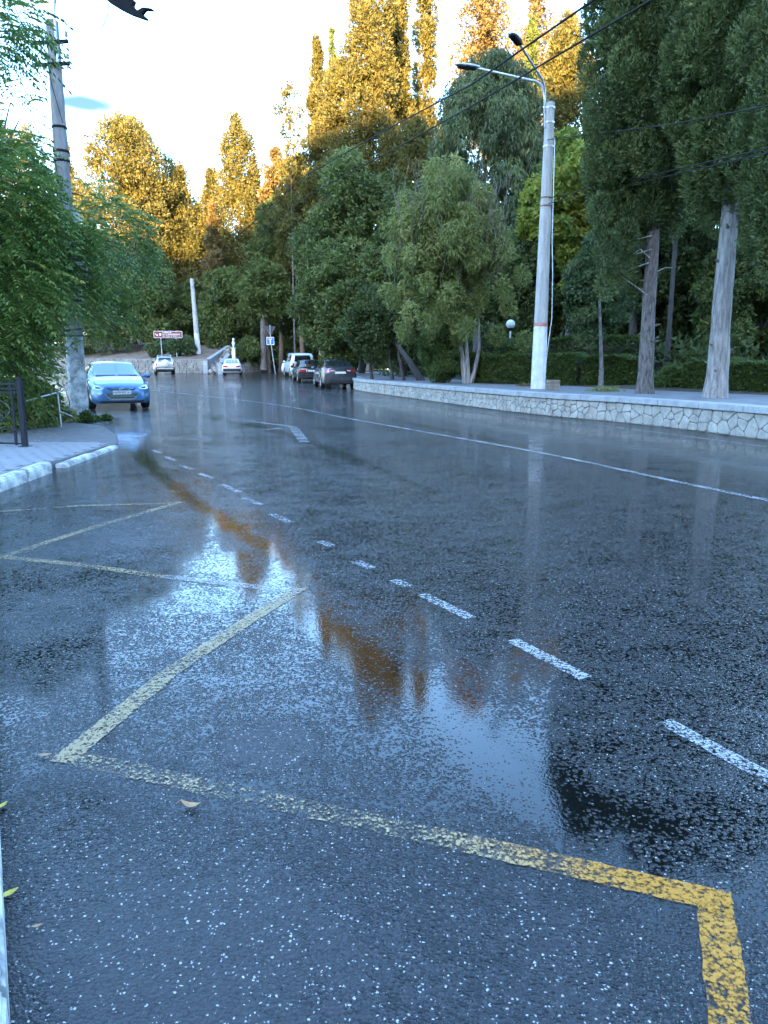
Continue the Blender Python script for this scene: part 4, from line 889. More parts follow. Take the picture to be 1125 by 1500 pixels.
# --- right pole
b0 = g(788, 569, .585); Yp = b0.y
rp = thing('lamp_pole', 'tall grey concrete lamp pole with two arms, whitewashed foot and faded red band', 'lamp pole', tuple(b0))
zt = at(806, 150, Yp).z-b0.z; zband = at(787, 478, Yp).z-b0.z; lean = ((at(806, 150, Yp).x-b0.x)/zt, 0)
rad = lambda z: .235-.10*z/zt
oct_pole(rp, 'shaft', zband+.09, zt, rad(zband), rad(zt), M['pole_con'], lean); oct_pole(rp, 'whitewashed_foot', -.05, zband, rad(0)+.003, rad(zband)+.003, M['whitewash'], lean); oct_pole(rp, 'red_band', zband-.002, zband+.092, rad(zband)+.006, rad(zband)+.006, M['band_red'], lean)
pt = Vector((lean[0]*zt-.13, -.02, zt-.7))
e1 = at(700, 100, Yp); e2 = at(762, 66, Yp-1.6)
bk = at(800, 118, Yp)-b0
for e in (e1, e2):
    e = e-b0; st_ = pt+Vector((0, .03 if e is e1 else -.03, 0)); k1 = Vector((bk.x-.02, 0, bk.z-.5)); hor = Vector((e.x-bk.x, e.y, 0))
    pts = [st_, k1]
    for q_ in range(1, 9):
        a = q_/8*math.pi/2; pts.append(k1+Vector((0, 0, .5*math.sin(a)))+hor.normalized()*.38*(1-math.cos(a)))
    end = Vector((e.x, e.y, e.z)); pts.append(end)
    MB().tube(pts, .036, 8).build('lamp_arm', M['galv'], rp, smooth=60)
    lamp_head(rp, end-hor.normalized()*.05, hor.normalized()+Vector((0, 0, .1)), M['galv'])
for z in (zt-.15, zt-.55, zt-1.2): 
    MB().lathe([(rad(z)+.014, -.025), (rad(z)+.014, .025)], (lean[0]*z, 0, z), 8, Matrix.Rotation(math.pi/8, 3, 'Z')).build('clamp', M['galv'], rp)
for y_ in (290, 302): 
    z = at(800, y_, Yp).z-b0.z; MB().lathe([(rad(z)+.012, -.02), (rad(z)+.012, .02)], (lean[0]*z, 0, z), 8, Matrix.Rotation(math.pi/8, 3, 'Z')).build('clamp', M['bark_red'], rp)
MB().tube([Vector((.16+lean[0]*zt*.0, -.2, .05)), Vector((.19, -.2, 1)), Vector((.3, -.2, 2.1)), Vector((.27, -.2, 3.4)), Vector((.2+lean[0]*4, -.18, 4.4)), Vector((.15+lean[0]*zt, -.12, zt-1))], .012, 6).build('cable', M['galv'], rp)
# --- left pole
b0l = g(117, 617); Yl = b0l.y
lp = thing('utility_pole', 'concrete utility pole with crossarms and wires, wrapped in leaves by the blue car', 'utility pole', tuple(b0l))
ztl = at(76, 30, Yl).z; ll = ((at(76, 30, Yl).x-b0l.x)/ztl, 0); zw = at(112, 492, Yl).z; radl = lambda z: .225-.085*z/ztl
oct_pole(lp, 'shaft', zw, ztl, radl(zw), radl(ztl), mat_rough('weathered grey pole concrete', (.16, .15, .145), (.29, .275, .265), 2.5, .85, .003, stretch=(3, 3, .6)), ll); oct_pole(lp, 'whitewashed_foot', -.05, zw-.002, radl(0)+.003, radl(zw)+.003, M['kerb_white'], ll)
for py in (66, 98):
    z = at(76, py, Yl).z; R3 = Matrix.Rotation(-.12, 3, 'Z')
    MB().box((ll[0]*z, -.16, z), (.82, .07, .07), R3).build('crossarm', M['lamp_dark'], lp)
    for dx in (-.38, .38):
        q_ = Vector((ll[0]*z, -.16, z))+R3 @ Vector((dx, 0, 0)); MB().lathe([(.008, .03), (.008, .1), (.035, .1), (.04, .13), (.025, .15), (.038, .17), (.02, .21)], q_, 10).build('insulator', M['insul'], lp)
for py in (187, 222, 236, 418, 440):
    z = at(90, py, Yl).z; MB().lathe([(radl(z)+.012, -.025), (radl(z)+.012, .025)], (ll[0]*z, 0, z), 8, Matrix.Rotation(math.pi/8, 3, 'Z')).build('clamp', M['lamp_dark'], lp)
zc = at(75, 320, Yl).z
MB().tube([Vector((ll[0]*zc-.2, -.14, zc-1.2)), Vector((ll[0]*zc-.22, -.14, zc+.8))], .055, 8).build('conduit', mat_plain('blue grey conduit', (.08, .11, .2), .5), lp)
# bracket that reaches over the road, with a broken lamp head
ar = [Vector((ll[0]*ztl+.1, -.1, ztl-.9)), Vector((ll[0]*ztl+.1, -.1, ztl+.15)), Vector((ll[0]*ztl+.16, -.12, ztl+.42)), Vector((ll[0]*ztl+.34, -.2, ztl+.56))]
le = at(156, -3, Yl-.5)-b0l; ar.append(Vector((le.x, le.y, le.z))); MB().tube(ar, .033, 8).build('lamp_arm', M['galv'], lp, smooth=60)
o_ = [at(x, y, Yl-.55)-b0l for x, y in ((152, -3), (163, 6), (176, 14), (190, 21), (201, 25), (213, 29), (215, 27), (207, 20), (212, 14), (223, 15), (222, 12), (209, 10), (200, 15), (193, 8), (196, 1), (188, -6), (165, -9))]
MB().prism(o_, (0, .22, .05)).build('broken_lamp_head', M['lamp_dark'], lp, bevel=.012)
MB().tube([at(159, 6, Yl-.5)-b0l, at(158, 20, Yl-.5)-b0l, at(154, 32, Yl-.5)-b0l, at(149, 41, Yl-.5)-b0l], .011, 5).build('dangling_cable', M['wire'], lp)
# signs on the far side of the left pole, seen from behind
def plate(name, label, pts, Y, th, mat, extra=None):
    p = [at(x, y, Y) for x, y in pts]; c = sum(p, Vector())/len(p); o = thing(name, label, 'road sign', tuple(c))
    MB().prism([q_-c for q_ in p], (0, th, 0)).build('plate', mat, o, bevel=.004); return o, c
o, c = plate('road_sign', 'diamond road sign seen from behind on the leaf-wrapped pole', [(56, 316), (91, 290), (124, 322), (89, 350)], Yl+.28, .02, M['sign_back'])
MB().tube([Vector((-.3, -.015, .08)), Vector((.3, -.015, .08))], .014, 6).build('bracket', M['galv'], o)
o, c = plate('road_sign', 'small rectangular sign plate below the diamond sign on the leaf-wrapped pole', [(104, 380), (128, 382), (129, 440), (106, 440)], Yl+.28, .02, M['sign_back'])
# --- far leaning pole and far double-armed lamp
bf = at(291, 522, 82); fp = thing('concrete_pole', 'leaning far concrete pole with whitewashed foot on the earth bank', 'pole', tuple(bf))
tf = at(281, 408, 82)-bf; zf = tf.z; lf_ = (tf.x/zf, 0); zwf = zf*.30
oct_pole(fp, 'shaft', zwf, zf, .27, .19, M['pole_con'], lf_); oct_pole(fp, 'whitewashed_foot', -.5, zwf-.002, .31, .275, M['whitewash'], lf_)
bl = at(340, 500, 98); dl = thing('street_lamp', 'far double-armed street lamp rising among the golden trees', 'street lamp', (bl.x, 98, 2.8))
tl = at(337, 396, 98)-Vector((bl.x, 98, 2.8)); MB().tube([(0, 0, -.3), tl], [.12, .08], 8).build('shaft', M['galv'], dl, smooth=60)
for (x, y) in ((302, 384), (322, 380)):
    e = at(x, y, 97.5)-Vector((bl.x, 98, 2.8)); MB().tube([tl-Vector((0, 0, .2)), tl+Vector((-.05, 0, .5)), tl.lerp(e, .3)+Vector((0, 0, .35)), e], .05, 7).build('lamp_arm', M['galv'], dl, smooth=60)
    lamp_head(dl, e, Vector((-1, 0, .1)), M['galv'], .9)
# --- globe lamp
bgz = .6; p_ = at(748, 475, 33); gl = thing('globe_lamp', 'white globe lamp on a thin white post above the hedge', 'lamp', (p_.x, 33, bgz))
MB().tube([(0, 0, -.1), (0, 0, p_.z-bgz-.22)], .035, 10).build('post', M['white_paint'], gl, smooth=60)
MB().lathe([(.04, p_.z-bgz-.27), (.1, p_.z-bgz-.24), (.12, p_.z-bgz-.16), (.10, p_.z-bgz-.13)], (0, 0, 0), 14).build('collar', M['lamp_dark'], gl, smooth=60)
MB().lathe([(.19*math.sin(a)+.001, p_.z-bgz-.19*math.cos(a)) for a in np.linspace(.3, math.pi, 12)], (0, 0, 0), 20).build('globe', M['globe'], gl, smooth=180)
# --- wooden crate next to the lamp pole
cb = g(809, 571, .59); o = thing('wooden_crate', 'small weathered wooden crate beside the whitewashed pole foot', 'crate', tuple(cb), .15)
for k in range(3): MB().box((0, -.15, .05+k*.1), (.34, .018, .085)).build('board', M['wood'], o)
for k in range(3): MB().box((0, .15, .05+k*.1), (.34, .018, .085)).build('board', M['wood'], o)
for sx in (-1, 1):
    for k in range(3): MB().box((sx*.16, 0, .05+k*.1), (.018, .28, .085)).build('board', M['wood'], o)
MB().box((0, 0, .012), (.32, .28, .02)).build('base', M['wood'], o)
# --- wires
def wire(label, pts, r=.012, sag=.0, n=24, group=None):
    pts = [Vector(p) for p in pts]; o = []
    for i in range(len(pts)-1):
        for k in range(n+(1 if i == len(pts)-2 else 0)):
            s = k/n; p = pts[i].lerp(pts[i+1], s); o.append(p-Vector((0, 0, sag*4*s*(1-s))))
    c = o[0]; ob = MB().tube([p-c for p in o], r, 5).build('overhead_wire', M['wire'], smooth=180); ob.location = c
    return tag(ob, label, 'wire', group)
ftop = bf+tf
def beyond(a, b, t): return b+(b-a)*t
A1 = at(862, 6, 14); wire('upper thick black wire sloping down to the leaning far pole', [beyond(ftop, A1, .18), at(690, 124, 22), at(560, 193, 33), at(440, 262, 48), ftop], .024)
A2 = at(872, 58, 14); wire('lower thick black wire sloping down below the upper one', [beyond(ftop, A2, .18), at(700, 150, 21.5), at(580, 217, 31), at(455, 284, 46), ftop-Vector((0, 0, .8))], .021)
za = lambda y: at(800, y, Yp)
pr_ = za(205); wire('thin single wire running right from near the top of the double-armed pole', [pr_, at(985, 182, 17), at(1150, 150, 12.5)], .012)
for k, (y0, y1, lab) in enumerate(((291, 213, 'upper strand of the wire pair leaving the double-armed pole to the right'), (299, 220, 'lower strand of the wire pair leaving the double-armed pole to the right'))): wire(lab, [za(y0), at(1000, y1+33, 18.5), at(1140, y1, 13.5)], .013)
wire('slack wire from the double-armed pole into the dark evergreen trees', [za(302), at(700, 335, 30), at(600, 352, 37)], .009)
wire('thin wire from the double-armed pole across the weeping tree', [za(258), at(650, 270, 36), at(470, 330, 56)], .006)
q0 = Vector((ll[0]*7+b0l.x+.15, Yl-.1, at(90, 190, Yl).z)); wire('tensioned stay wire leaving the upper clamp of the leaf-wrapped pole', [q0, at(140, 203, 26), at(270, 235, 75)], .008)
q1 = Vector((ll[0]*6.6+b0l.x+.15, Yl-.1, at(92, 236, Yl).z)); wire('rusty stay wire leaving the lower clamp of the leaf-wrapped pole', [q1, at(118, 250, 22), at(270, 340, 80)], .008)
for k, (dx, py, x1, y1) in enumerate(((-.38, 62, 20, 5), (-.38, 94, 0, 30), (-.3, 96, 5, 120), (.0, 60, 40, -10))):
    wire(('black wire from the upper crossarm up to the left', 'black wire from the lower crossarm up to the left', 'slack cable from the lower crossarm down into the leaves', 'black wire rising from the pole top')[k], [Vector((b0l.x+ll[0]*8.6+dx, Yl-.16, at(76, py, Yl).z)), at(x1, y1, 14)], .009, .1)
for k, (x0, y0, x1, y1) in enumerate(((60, 75, 98, 340), (66, 70, 92, 180), (54, 110, 70, 200))):
    wire(('drop cable running down the pole to the diamond sign', 'thin drop cable looping to the pole clamp', 'thin cable hanging left of the pole shaft')[k], [at(x0, y0, Yl-.25), at((x0+x1)/2-3, (y0+y1)/2, Yl-.3), at(x1, y1, Yl-.28)], .009)
# --- signs at the junction
sb = at(246, 490, 80); o = thing('direction_sign', 'wide brown direction sign with white lettering on two posts', 'road sign', (sb.x, 80, 1.6))
W_, H_ = 2.9, .68; zc = sb.z-1.6
def rrect(w, h, r, n=5):
    p = []
    for cx_, cz_, a0 in ((w/2-r, h/2-r, 0), (-w/2+r, h/2-r, 90), (-w/2+r, -h/2+r, 180), (w/2-r, -h/2+r, 270)):
        for k in range(n+1): a = math.radians(a0+90*k/n); p.append((cx_+r*math.cos(a), cz_+r*math.sin(a)))
    return p
M['brown'] = mat_plain('brown sign face', (.20, .035, .03), .5); M['sign_white'] = mat_plain('white sign paint', (.8, .8, .8), .5); M['blue_sign'] = mat_plain('blue sign face', (.02, .16, .5), .45); M['red_sign'] = mat_plain('red sign paint', (.5, .03, .04), .45)
MB().prism([(x, 0, zc+z) for x, z in rrect(W_, H_, .1)], (0, .03, 0)).build('border', M['sign_white'], o)
MB().prism([(x, -.006, zc+z) for x, z in rrect(W_-.07, H_-.07, .07)], (0, .005, 0)).build('panel', M['brown'], o)
rl = random.Random(6)
for row, (z, x0, x1, h) in enumerate(((.19, -.55, .3, .06), (.03, -.55, 1.2, .075), (-.15, -.55, 1.15, .06))):
    x = x0; lt = MB()
    while x < x1:
        w_ = rl.uniform(.05, .085)
        if rl.random() > .12: lt.box((x+w_/2, -.010, zc+z), (w_-.02, .004, h)); 
        if rl.random() > .5: lt.box((x+w_/2+.015, -.010, zc+z+h*.3), (w_, .003, h*.25))
        x += w_
    lt.build('lettering', M['sign_white'], o)
ic = MB().box((-.78, -.010, zc+.0), (.18, .004, .22)); ic.build('pictogram', M['sign_white'], o)
MB().prism([(-1.3, -.012, zc+.1), (-1.2, -.012, zc+.02), (-1.1, -.012, zc-.06), (-1.04, -.012, zc+.02), (-1.02, -.012, zc-.12), (-1.2, -.012, zc-.12), (-1.14, -.012, zc-.06), (-1.24, -.012, zc+.0), (-1.33, -.012, zc+.06)], (0, .004, 0)).build('arrow', M['sign_white'], o)
for x in (-.75, .78): MB().tube([(x, .08, -.6), (x, .08, zc+.3)], .045, 8).build('post', M['galv'], o)
gp = g(388, 540); sb = at(396, 499.5, 76); o = thing('dead_end_sign', 'square blue dead-end sign on a thin slightly leaning post', 'road sign', (sb.x+.3, 76, 0))
zc = sb.z; M3 = Matrix.Identity(3); R_ = -.3
MB().prism([(x+R_, 0, zc+z) for x, z in rrect(.74, .74, .06)], (0, .02, 0)).build('border', M['sign_white'], o)
MB().prism([(x+R_, -.005, zc+z) for x, z in rrect(.66, .66, .05)], (0, .004, 0)).build('panel', M['blue_sign'], o)
MB().box((R_, -.009, zc-.07), (.11, .005, .44)).build('stem_bar', M['sign_white'], o)
MB().box((R_, -.010, zc+.21), (.30, .006, .17)).build('bar_edge', M['sign_white'], o); MB().box((R_, -.014, zc+.21), (.22, .006, .10)).build('bar', M['red_sign'], o)
MB().tube([(R_, .05, zc+1.5), (R_+.02, .05, zc), (.1, .05, -.1)], .04, 8).build('post', M['galv'], o)
yt = thing('yield_sign', 'inverted triangle sign seen from behind above the dead-end sign', 'road sign', (sb.x, 76.02, zc+.45))
MB().prism([(0, .07, .05), (.52, .07, .92), (-.52, .07, .92)], (0, .02, 0)).build('rim', mat_plain('dull mauve rim', (.10, .06, .075), .6), yt); MB().prism([(0, .064, .22), (.38, .064, .83), (-.38, .064, .83)], (0, .005, 0)).build('plate', mat_plain('weathered dark plate', (.02, .035, .04), .7), yt)
# --- white sculpture on pedestal
sp_ = at(342, 505, 77.5); o = thing('sculpture', 'small white sculpture on a white pedestal behind the white hatchback', 'sculpture', (sp_.x, 77.5, .6))
zs = at(341, 509, 77.5).z-.9
MB().box((0, 0, zs/2+.1), (.4, .4, zs+.2), taper=.8).build('pedestal', M['white_paint'], o, bevel=.03); MB().box((0, 0, zs+.24), (.46, .46, .07)).build('plinth', M['white_paint'], o, bevel=.02)
MB().lathe([(r_*.75, zs+.26+(z_-.26)*.8) for r_, z_ in ((.12, .26), (.08, .36), (.12, .5), (.2, .7), (.22, .9), (.13, 1.02), (.09, 1.1), (.13, 1.2), (.14, 1.3), (.08, 1.42), (.02, 1.45))], (0, 0, 0), 14).build('figure', M['white_paint'], o, smooth=60)
# --- wrought iron fence on the left
fb = g(37, 655, .05); fe = thing('iron_fence', 'black wrought iron fence panel with scroll ornament at the footway edge', 'fence', tuple(fb))
d = Vector((-3, .52, 0)).normalized(); K = M['black_iron']; X = lambda t_, z: d*t_+Vector((0, 0, z))
MB().box((0, 0, .56), (.085, .085, 1.16)).build('post', K, fe, bevel=.006); MB().box((0, 0, 1.155), (.1, .1, .03)).build('post_cap', K, fe); MB().box((0, 0, .01), (.17, .17, .018)).build('foot_plate', K, fe)
Rz = Matrix.Rotation(math.atan2(d.y, d.x), 3, 'Z')
for z in (1.06, .98, .92, .30, .06): MB().box(X(1.1, z), (2.2, .03, .03 if z < 1 else .04), Rz).build('rail', K, fe)
for t_ in (.16, 1.2, 2.2): MB().box(X(t_, .55), (.035, .035, 1.04), Rz).build('stile', K, fe)
for t0 in (.68, 1.7):
    for sg in (-1, 1):
        MB().tube([X(t0+sg*.46*math.sin(a)*(1 if a < 1.5 else 1), .33+.58*a/math.pi*1.0) for a in np.linspace(.0, math.pi, 14)], .011, 6).build('ornament_bow', K, fe)
        MB().tube([X(t0+sg*(.26+.13*(1-k/22)*math.cos(k*.5)), .50+.13*(1-k/22)*math.sin(k*.5)) for k in range(20)], .010, 6).build('scroll', K, fe)
# dark picket fence on top of the far bank
fo = at(205, 505, 93); bf_ = thing('picket_fence', 'dark picket fence on the crest of the earth bank', 'fence', (fo.x, 93, 2.6))
for z in (.25, 1.25): MB().box((0, 0, z), (13, .04, .06)).build('rail', K, bf_)
pk = MB().box((0, -.04, .75), (.05, .03, 1.5)).mesh('picket'); pk.materials.append(K)
for i in range(60): po = bpy.data.objects.new('picket', pk); C.objects.link(po); po.parent = bf_; po.location = (-6.4+i*.217, 0, 0)
# grey pipe handrail next to the pole
hb = g(90, 625, .03); o = thing('pipe_handrail', 'thin grey pipe handrail between the fence and the concrete pole', 'handrail', tuple(hb))
MB().tube([(0, 0, -.05), (-.03, 0, at(87, 575, hb.y).z)], .022, 8).build('post', M['galv'], o, smooth=60)
MB().tube([at(36, 588, hb.y-.9)-hb, at(87, 574, hb.y)-hb, at(106, 566, hb.y+.3)-hb], .02, 8).build('rail', M['galv'], o, smooth=60); MB().tube([at(89, 603, hb.y)-hb, at(106, 610, hb.y+.2)-hb], .012, 6).build('lower_rail', M['galv'], o)
# --- fallen leaves, singly placed
M['dry_leaf'] = mat_rough('dry leaf', (.32, .17, .08), (.55, .36, .2), 30, .6, 0); M['yellow_leaf'] = mat_rough('yellow leaf', (.6, .45, .06), (.75, .6, .15), 30, .6, 0)
def fallen(x, y, L, ang, mat, lab, curl=.35, z0=.004, grp=None):
    b = g(x, y); v = []; f = []
    for i in range(7):
        s = i/6; w_ = math.sin(math.pi*min(max(s, .04), .97))**.8*L*.2; zc_ = z0+.003+curl*L*(s-.5)**2*1.6
        for k in (-1, 0, 1): v.append((L*(s-.5), k*w_, zc_+abs(k)*w_*.45))
    f = [(i*3+k, i*3+k+1, i*3+k+4, i*3+k+3) for i in range(6) for k in range(2)]
    bb = MB().add(v, f); bb.tube([(-L*.5, 0, z0+.003+curl*L*.4), (-L*.75, 0, z0+.006)], .0012, 4); o = bb.build('fallen_leaf', mat); o.location = b; o.rotation_euler = (0, 0, ang); tag(o, lab, 'leaf', grp)
fallen(280, 1184, .075, -.2, M['dry_leaf'], 'curled brown leaf below the pale zigzag line', .7)
fallen(12, 1314, .06, .8, M['yellow_leaf'], 'yellow leaf near the white kerb')
fallen(66, 1109, .05, .1, M['dry_leaf'], 'small brown leaf touching the tip of the zigzag line')
fallen(724, 927, .06, -.5, M['lamp_dark'], 'dark wet leaf beside the white lane dash')
fallen(3, 1184, .05, 1.2, M['yellow_leaf'], 'pale leaf in the gutter at the kerb')
fallen(55, 1360, .03, .4, M['dry_leaf'], 'tiny brown leaf scrap on the asphalt close to the kerb')
rl = random.Random(14)
for i in range(26):
    x, y = rl.uniform(30, 120), 0
    y = 655-(x-30)*.42+rl.uniform(-12, 14); fallen(x, y, rl.uniform(.04, .07), rl.uniform(0, 6), M['yellow_leaf'] if i % 3 else M['dry_leaf'], 'small fallen leaf on the grey footway asphalt below the handrail', .4, pave_z(14)+.004, 'fallen leaves on the footway')
# ------------------------------------------------------------------ cars (local axes: x forward, y left, z up)
def paint(name, c, metal=.35, rough=.28):
    t = NT(name); t.set(Base_Color=c4(c), Metallic=metal, Roughness=rough, Coat_Weight=1.0, Coat_Roughness=.04)
    n = t.noise(t.objc(), 3, 4); t.set(Roughness=t.ramp(n, .3, .7, rough*.85, rough*1.25)); return t.m
def glass(name, c=(.012, .016, .02)):
    t = NT(name); t.set(Base_Color=c4(c), Roughness=.04, IOR=1.6, Specular_IOR_Level=.7, Coat_Weight=.6, Coat_Roughness=.02); return t.m
M['glass'] = glass('car glass'); M['tyre'] = mat_rough('tyre rubber', (.012, .012, .013), (.03, .03, .03), 20, .8, .003); M['rim'] = mat_plain('alloy rim', (.55, .56, .58), .3, .8)
M['black_plastic'] = mat_plain('black plastic', (.014, .014, .016), .5); M['chrome'] = mat_plain('chrome', (.75, .76, .78), .12, 1.0); M['tail_red'] = mat_plain('red tail lamp', (.45, .015, .02), .15, coat=1); M['tail_clear'] = mat_plain('clear lamp', (.7, .7, .72), .12, coat=1); M['plate_white'] = mat_plain('number plate', (.78, .78, .76), .4); M['plate_ink'] = mat_plain('plate ink', (.01, .01, .012), .5)
M['lamp_refl'] = mat_plain('headlamp reflector', (.6, .64, .68), .15, .6, coat=1)
def lerp_(tab, x): return float(np.interp(x, [p[0] for p in tab], [p[1] for p in tab]))
class Car:
    def __init__(s, name, label, cat, sp, loc, heading):
        s.sp = sp; s.t = thing(name, label, cat, loc, heading); L, Wd = sp['L'], sp['W']; R = sp['R']; Ra = R+.055
        xs_ = set(np.round(np.linspace(-L/2, L/2, 31), 3)) | {round(p[0], 3) for p in sp['top']}
        for e in (-1, 1):
            for k in (0, .03, .08, .16, .28): xs_.add(round(e*(L/2-k), 3))
        for xw in (sp['xf'], sp['xr']):
            for k in np.linspace(-1, 1, 11): xs_.add(round(xw+Ra*k*.999, 4))
            for k in (-1.02, 1.02): xs_.add(round(xw+Ra*k, 4))
        xs_ = sorted(xs_); v = []; f = []; nose = sp.get('nose', .66)
        for x in xs_:
            e = L/2-abs(x); w_ = Wd*float(np.interp(e, [0, .03, .08, .16, .28, .6, 1.2], [nose, nose+.09, nose+.16, nose+.22, .95, .985, 1]))
            zt_ = lerp_(sp['top'], x); zb = min(lerp_(sp['belt'], x), zt_-.03); wt = lerp_(sp['tw'], x)*w_
            zl = sp['zl']+float(np.interp(e, [0, .1, .3], [.06, .02, 0]))
            for xw in (sp['xf'], sp['xr']):
                if abs(x-xw) < Ra: zl = max(zl, R+math.sqrt(Ra*Ra-(x-xw)**2)-.01)
            zl = min(zl, zb-.12); hh_ = zb-zl; d_ = zt_-zb; zs = zb+(d_-.085 if d_ > .17 else d_*.5)
            sec = [(0, zl), (w_*.87, zl), (w_*.975, zl+min(.09, hh_*.2)), (w_, zl+hh_*.42), (w_*.992, zl+hh_*.72), (w_*.962, zb), (wt, zs), (wt*.94, zt_-d_*.12 if d_ < .17 else zt_-.03), (wt*.55, zt_-.006), (0, zt_)]
            v += [(x, y, z) for y, z in sec] + [(x, -y, z) for y, z in reversed(sec[1:-1])]
        n = 18; m = len(xs_)
        f = [(i*n+k, i*n+(k+1) % n, (i+1)*n+(k+1) % n, (i+1)*n+k) for i in range(m-1) for k in range(n)] + [tuple(range(n)), tuple((m-1)*n+k for k in range(n-1, -1, -1))]
        s.bvh = BVHTree.FromPolygons([Vector(p) for p in v], f)
        s.body = MB().add(v, f).build('body', sp['paint'], s.t, smooth=38)
        for xw in (sp['xf'], sp['xr']):
            MB().box((xw, 0, R+.12), (Ra*1.7, Wd*1.5, Ra*1.2)).build('wheel_well', M['black_plastic'], s.t)
            for sg in (-1, 1): s.wheel(xw, sg, R, Wd)
    def wheel(s, xw, sg, R, Wd):
        M3 = Matrix.Rotation(-sg*math.pi/2, 3, 'X'); c = (xw, sg*(Wd-.215), R); rim = R*.66
        w_ = MB().lathe([(rim, .0), (R*.93, .0), (R, .03), (R, .17), (R*.94, .205), (rim*1.04, .21), (rim, .19)], c, 26, M3).build('tyre', M['tyre'], s.t, smooth=50)
        b = MB(); b.lathe([(rim*1.02, .16), (rim*1.02, .2), (rim*.9, .2), (rim*.88, .165)], c, 22, M3); b.lathe([(.06, .15), (.06, .195), (.03, .2)], c, 10, M3)
        for k in range(s.sp.get('spokes', 5)):
            a = 2*math.pi*k/s.sp.get('spokes', 5); Rm = M3 @ Matrix.Rotation(a, 3, 'Z'); b.box(Vector(c)+Rm @ Vector((rim*.48, 0, .178)), (rim*.92, .062, .03), Rm)
        b.build('rim', s.sp.get('rimmat', M['rim']), w_)
        MB().lathe([(rim*.9, .05), (rim*.9, .06)], c, 16, M3).build('brake_disc', M['black_plastic'], w_)
    def patch(s, name, side, poly, mat, off=.006, parent=None, res=.12):
        """a panel that hugs the body: outline seen from one side, pressed onto the surface"""
        bm = bmesh.new(); vs_ = [bm.verts.new((p[0], p[1], 0)) for p in poly]; bm.faces.new(vs_); bmesh.ops.triangulate(bm, faces=bm.faces)
        for _ in range(4):
            es = [e for e in bm.edges if e.calc_length() > res]
            if not es: break
            bmesh.ops.subdivide_edges(bm, edges=es, cuts=1); bmesh.ops.triangulate(bm, faces=bm.faces)
        for v_ in bm.verts:
            a, b_ = v_.co.x, v_.co.y
            o, d = {'front': (Vector((9, a, b_)), Vector((-1, 0, 0))), 'rear': (Vector((-9, a, b_)), Vector((1, 0, 0))), 'left': (Vector((a, 9, b_)), Vector((0, -1, 0))), 'right': (Vector((a, -9, b_)), Vector((0, 1, 0)))}[side]
            h, nrm, i_, ds = s.bvh.ray_cast(o, d)
            if h is None: h, nrm, i_, ds = s.bvh.find_nearest(o+d*8)
            if nrm.dot(d) > 0: nrm = -nrm
            v_.co = h+(nrm*.6-d*.4).normalized()*off
        bmesh.ops.recalc_face_normals(bm, faces=bm.faces); me = bpy.data.meshes.new(name); bm.to_mesh(me); bm.free()
        return link(name, me, mat, parent or s.t, 40)
    def both(s, name, poly, mat, off=.006, side='front'):
        for sg in (1, -1): s.patch(name, side, [(p[0]*sg, p[1]) for p in poly], mat, off)
    def sides(s, name, poly, mat, off=.006):
        for sd_ in ('left', 'right'): s.patch(name, sd_, poly, mat, off)
    def mirror(s, x, z, mat):
        for sg in (-1, 1):
            y = sg*(s.sp['W']+.09); m = MB(); m.lathe([(.02, -.09), (.07, -.07), (.085, 0), (.07, .08), (.03, .1)], (x, y, z), 12, Matrix.Rotation(sg*.2, 3, 'Z') @ Matrix.Rotation(math.pi/2, 3, 'X')); m.tube([(x, sg*(s.sp['W']-.1), z-.03), (x, y, z-.03)], .025, 6); m.build('mirror', mat, s.t, smooth=60)
    def plate(s, side, z, text, w_=.52, y0=0):
        sg = 1 if side == 'front' else -1; h, nrm, i_, d_ = s.bvh.ray_cast(Vector((sg*9, y0, z)), Vector((-sg, 0, 0))); x = h.x+sg*.02
        p = MB().box((x, y0, z), (.015, w_, .112)).build('number_plate', M['plate_white'], s.t, bevel=.004)
        if text:
            for tx, yy_, sz in text:
                cu = bpy.data.curves.new('t', 'FONT'); cu.body = tx; cu.size = sz; cu.align_x = 'CENTER'; cu.align_y = 'CENTER'; ob = bpy.data.objects.new('t', cu); C.objects.link(ob)
                dg = bpy.context.evaluated_depsgraph_get(); me = bpy.data.meshes.new_from_object(ob.evaluated_get(dg)); bpy.data.objects.remove(ob)
                me.transform(Matrix(((0, 0, sg, x+sg*.0095), (sg, 0, 0, y0+sg*yy_), (0, 1, 0, z), (0, 0, 0, 1)))); me.materials.clear(); link('plate_number', me, M['plate_ink'], p)
            MB().box((x+sg*.0088, y0+sg*.155, z), (.002, .006, .1)).build('plate_divider', M['plate_ink'], p)
# --- blue sedan facing us
blue = paint('light blue metallic paint', (.085, .21, .42), .45, .3)
hd = Vector((.43, -.90, 0)).normalized(); fc = g(180, 601); ctr = fc-hd*2.2
c = Car('sedan_car', 'light blue sedan parked facing us beside the leaf-wrapped concrete pole', 'car', dict(L=4.53, W=.8875, R=.318, xf=1.36, xr=-1.34, zl=.19, paint=blue, nose=.62,
    top=[(-2.265, .92), (-2.2, 1.02), (-1.85, 1.07), (-1.05, 1.36), (-.4, 1.432), (.1, 1.425), (.42, 1.37), (1.22, .985), (1.7, .88), (2.0, .79), (2.18, .70), (2.265, .60)],
    belt=[(-2.265, .8), (-1.6, .98), (0, .93), (1.2, .87), (1.8, .74), (2.265, .5)], tw=[(-2.265, .9), (-1.85, .84), (-1.05, .68), (0, .68), (.42, .69), (1.22, .84), (2.265, .86)]), (ctr.x, ctr.y, 0), math.atan2(hd.y, hd.x))
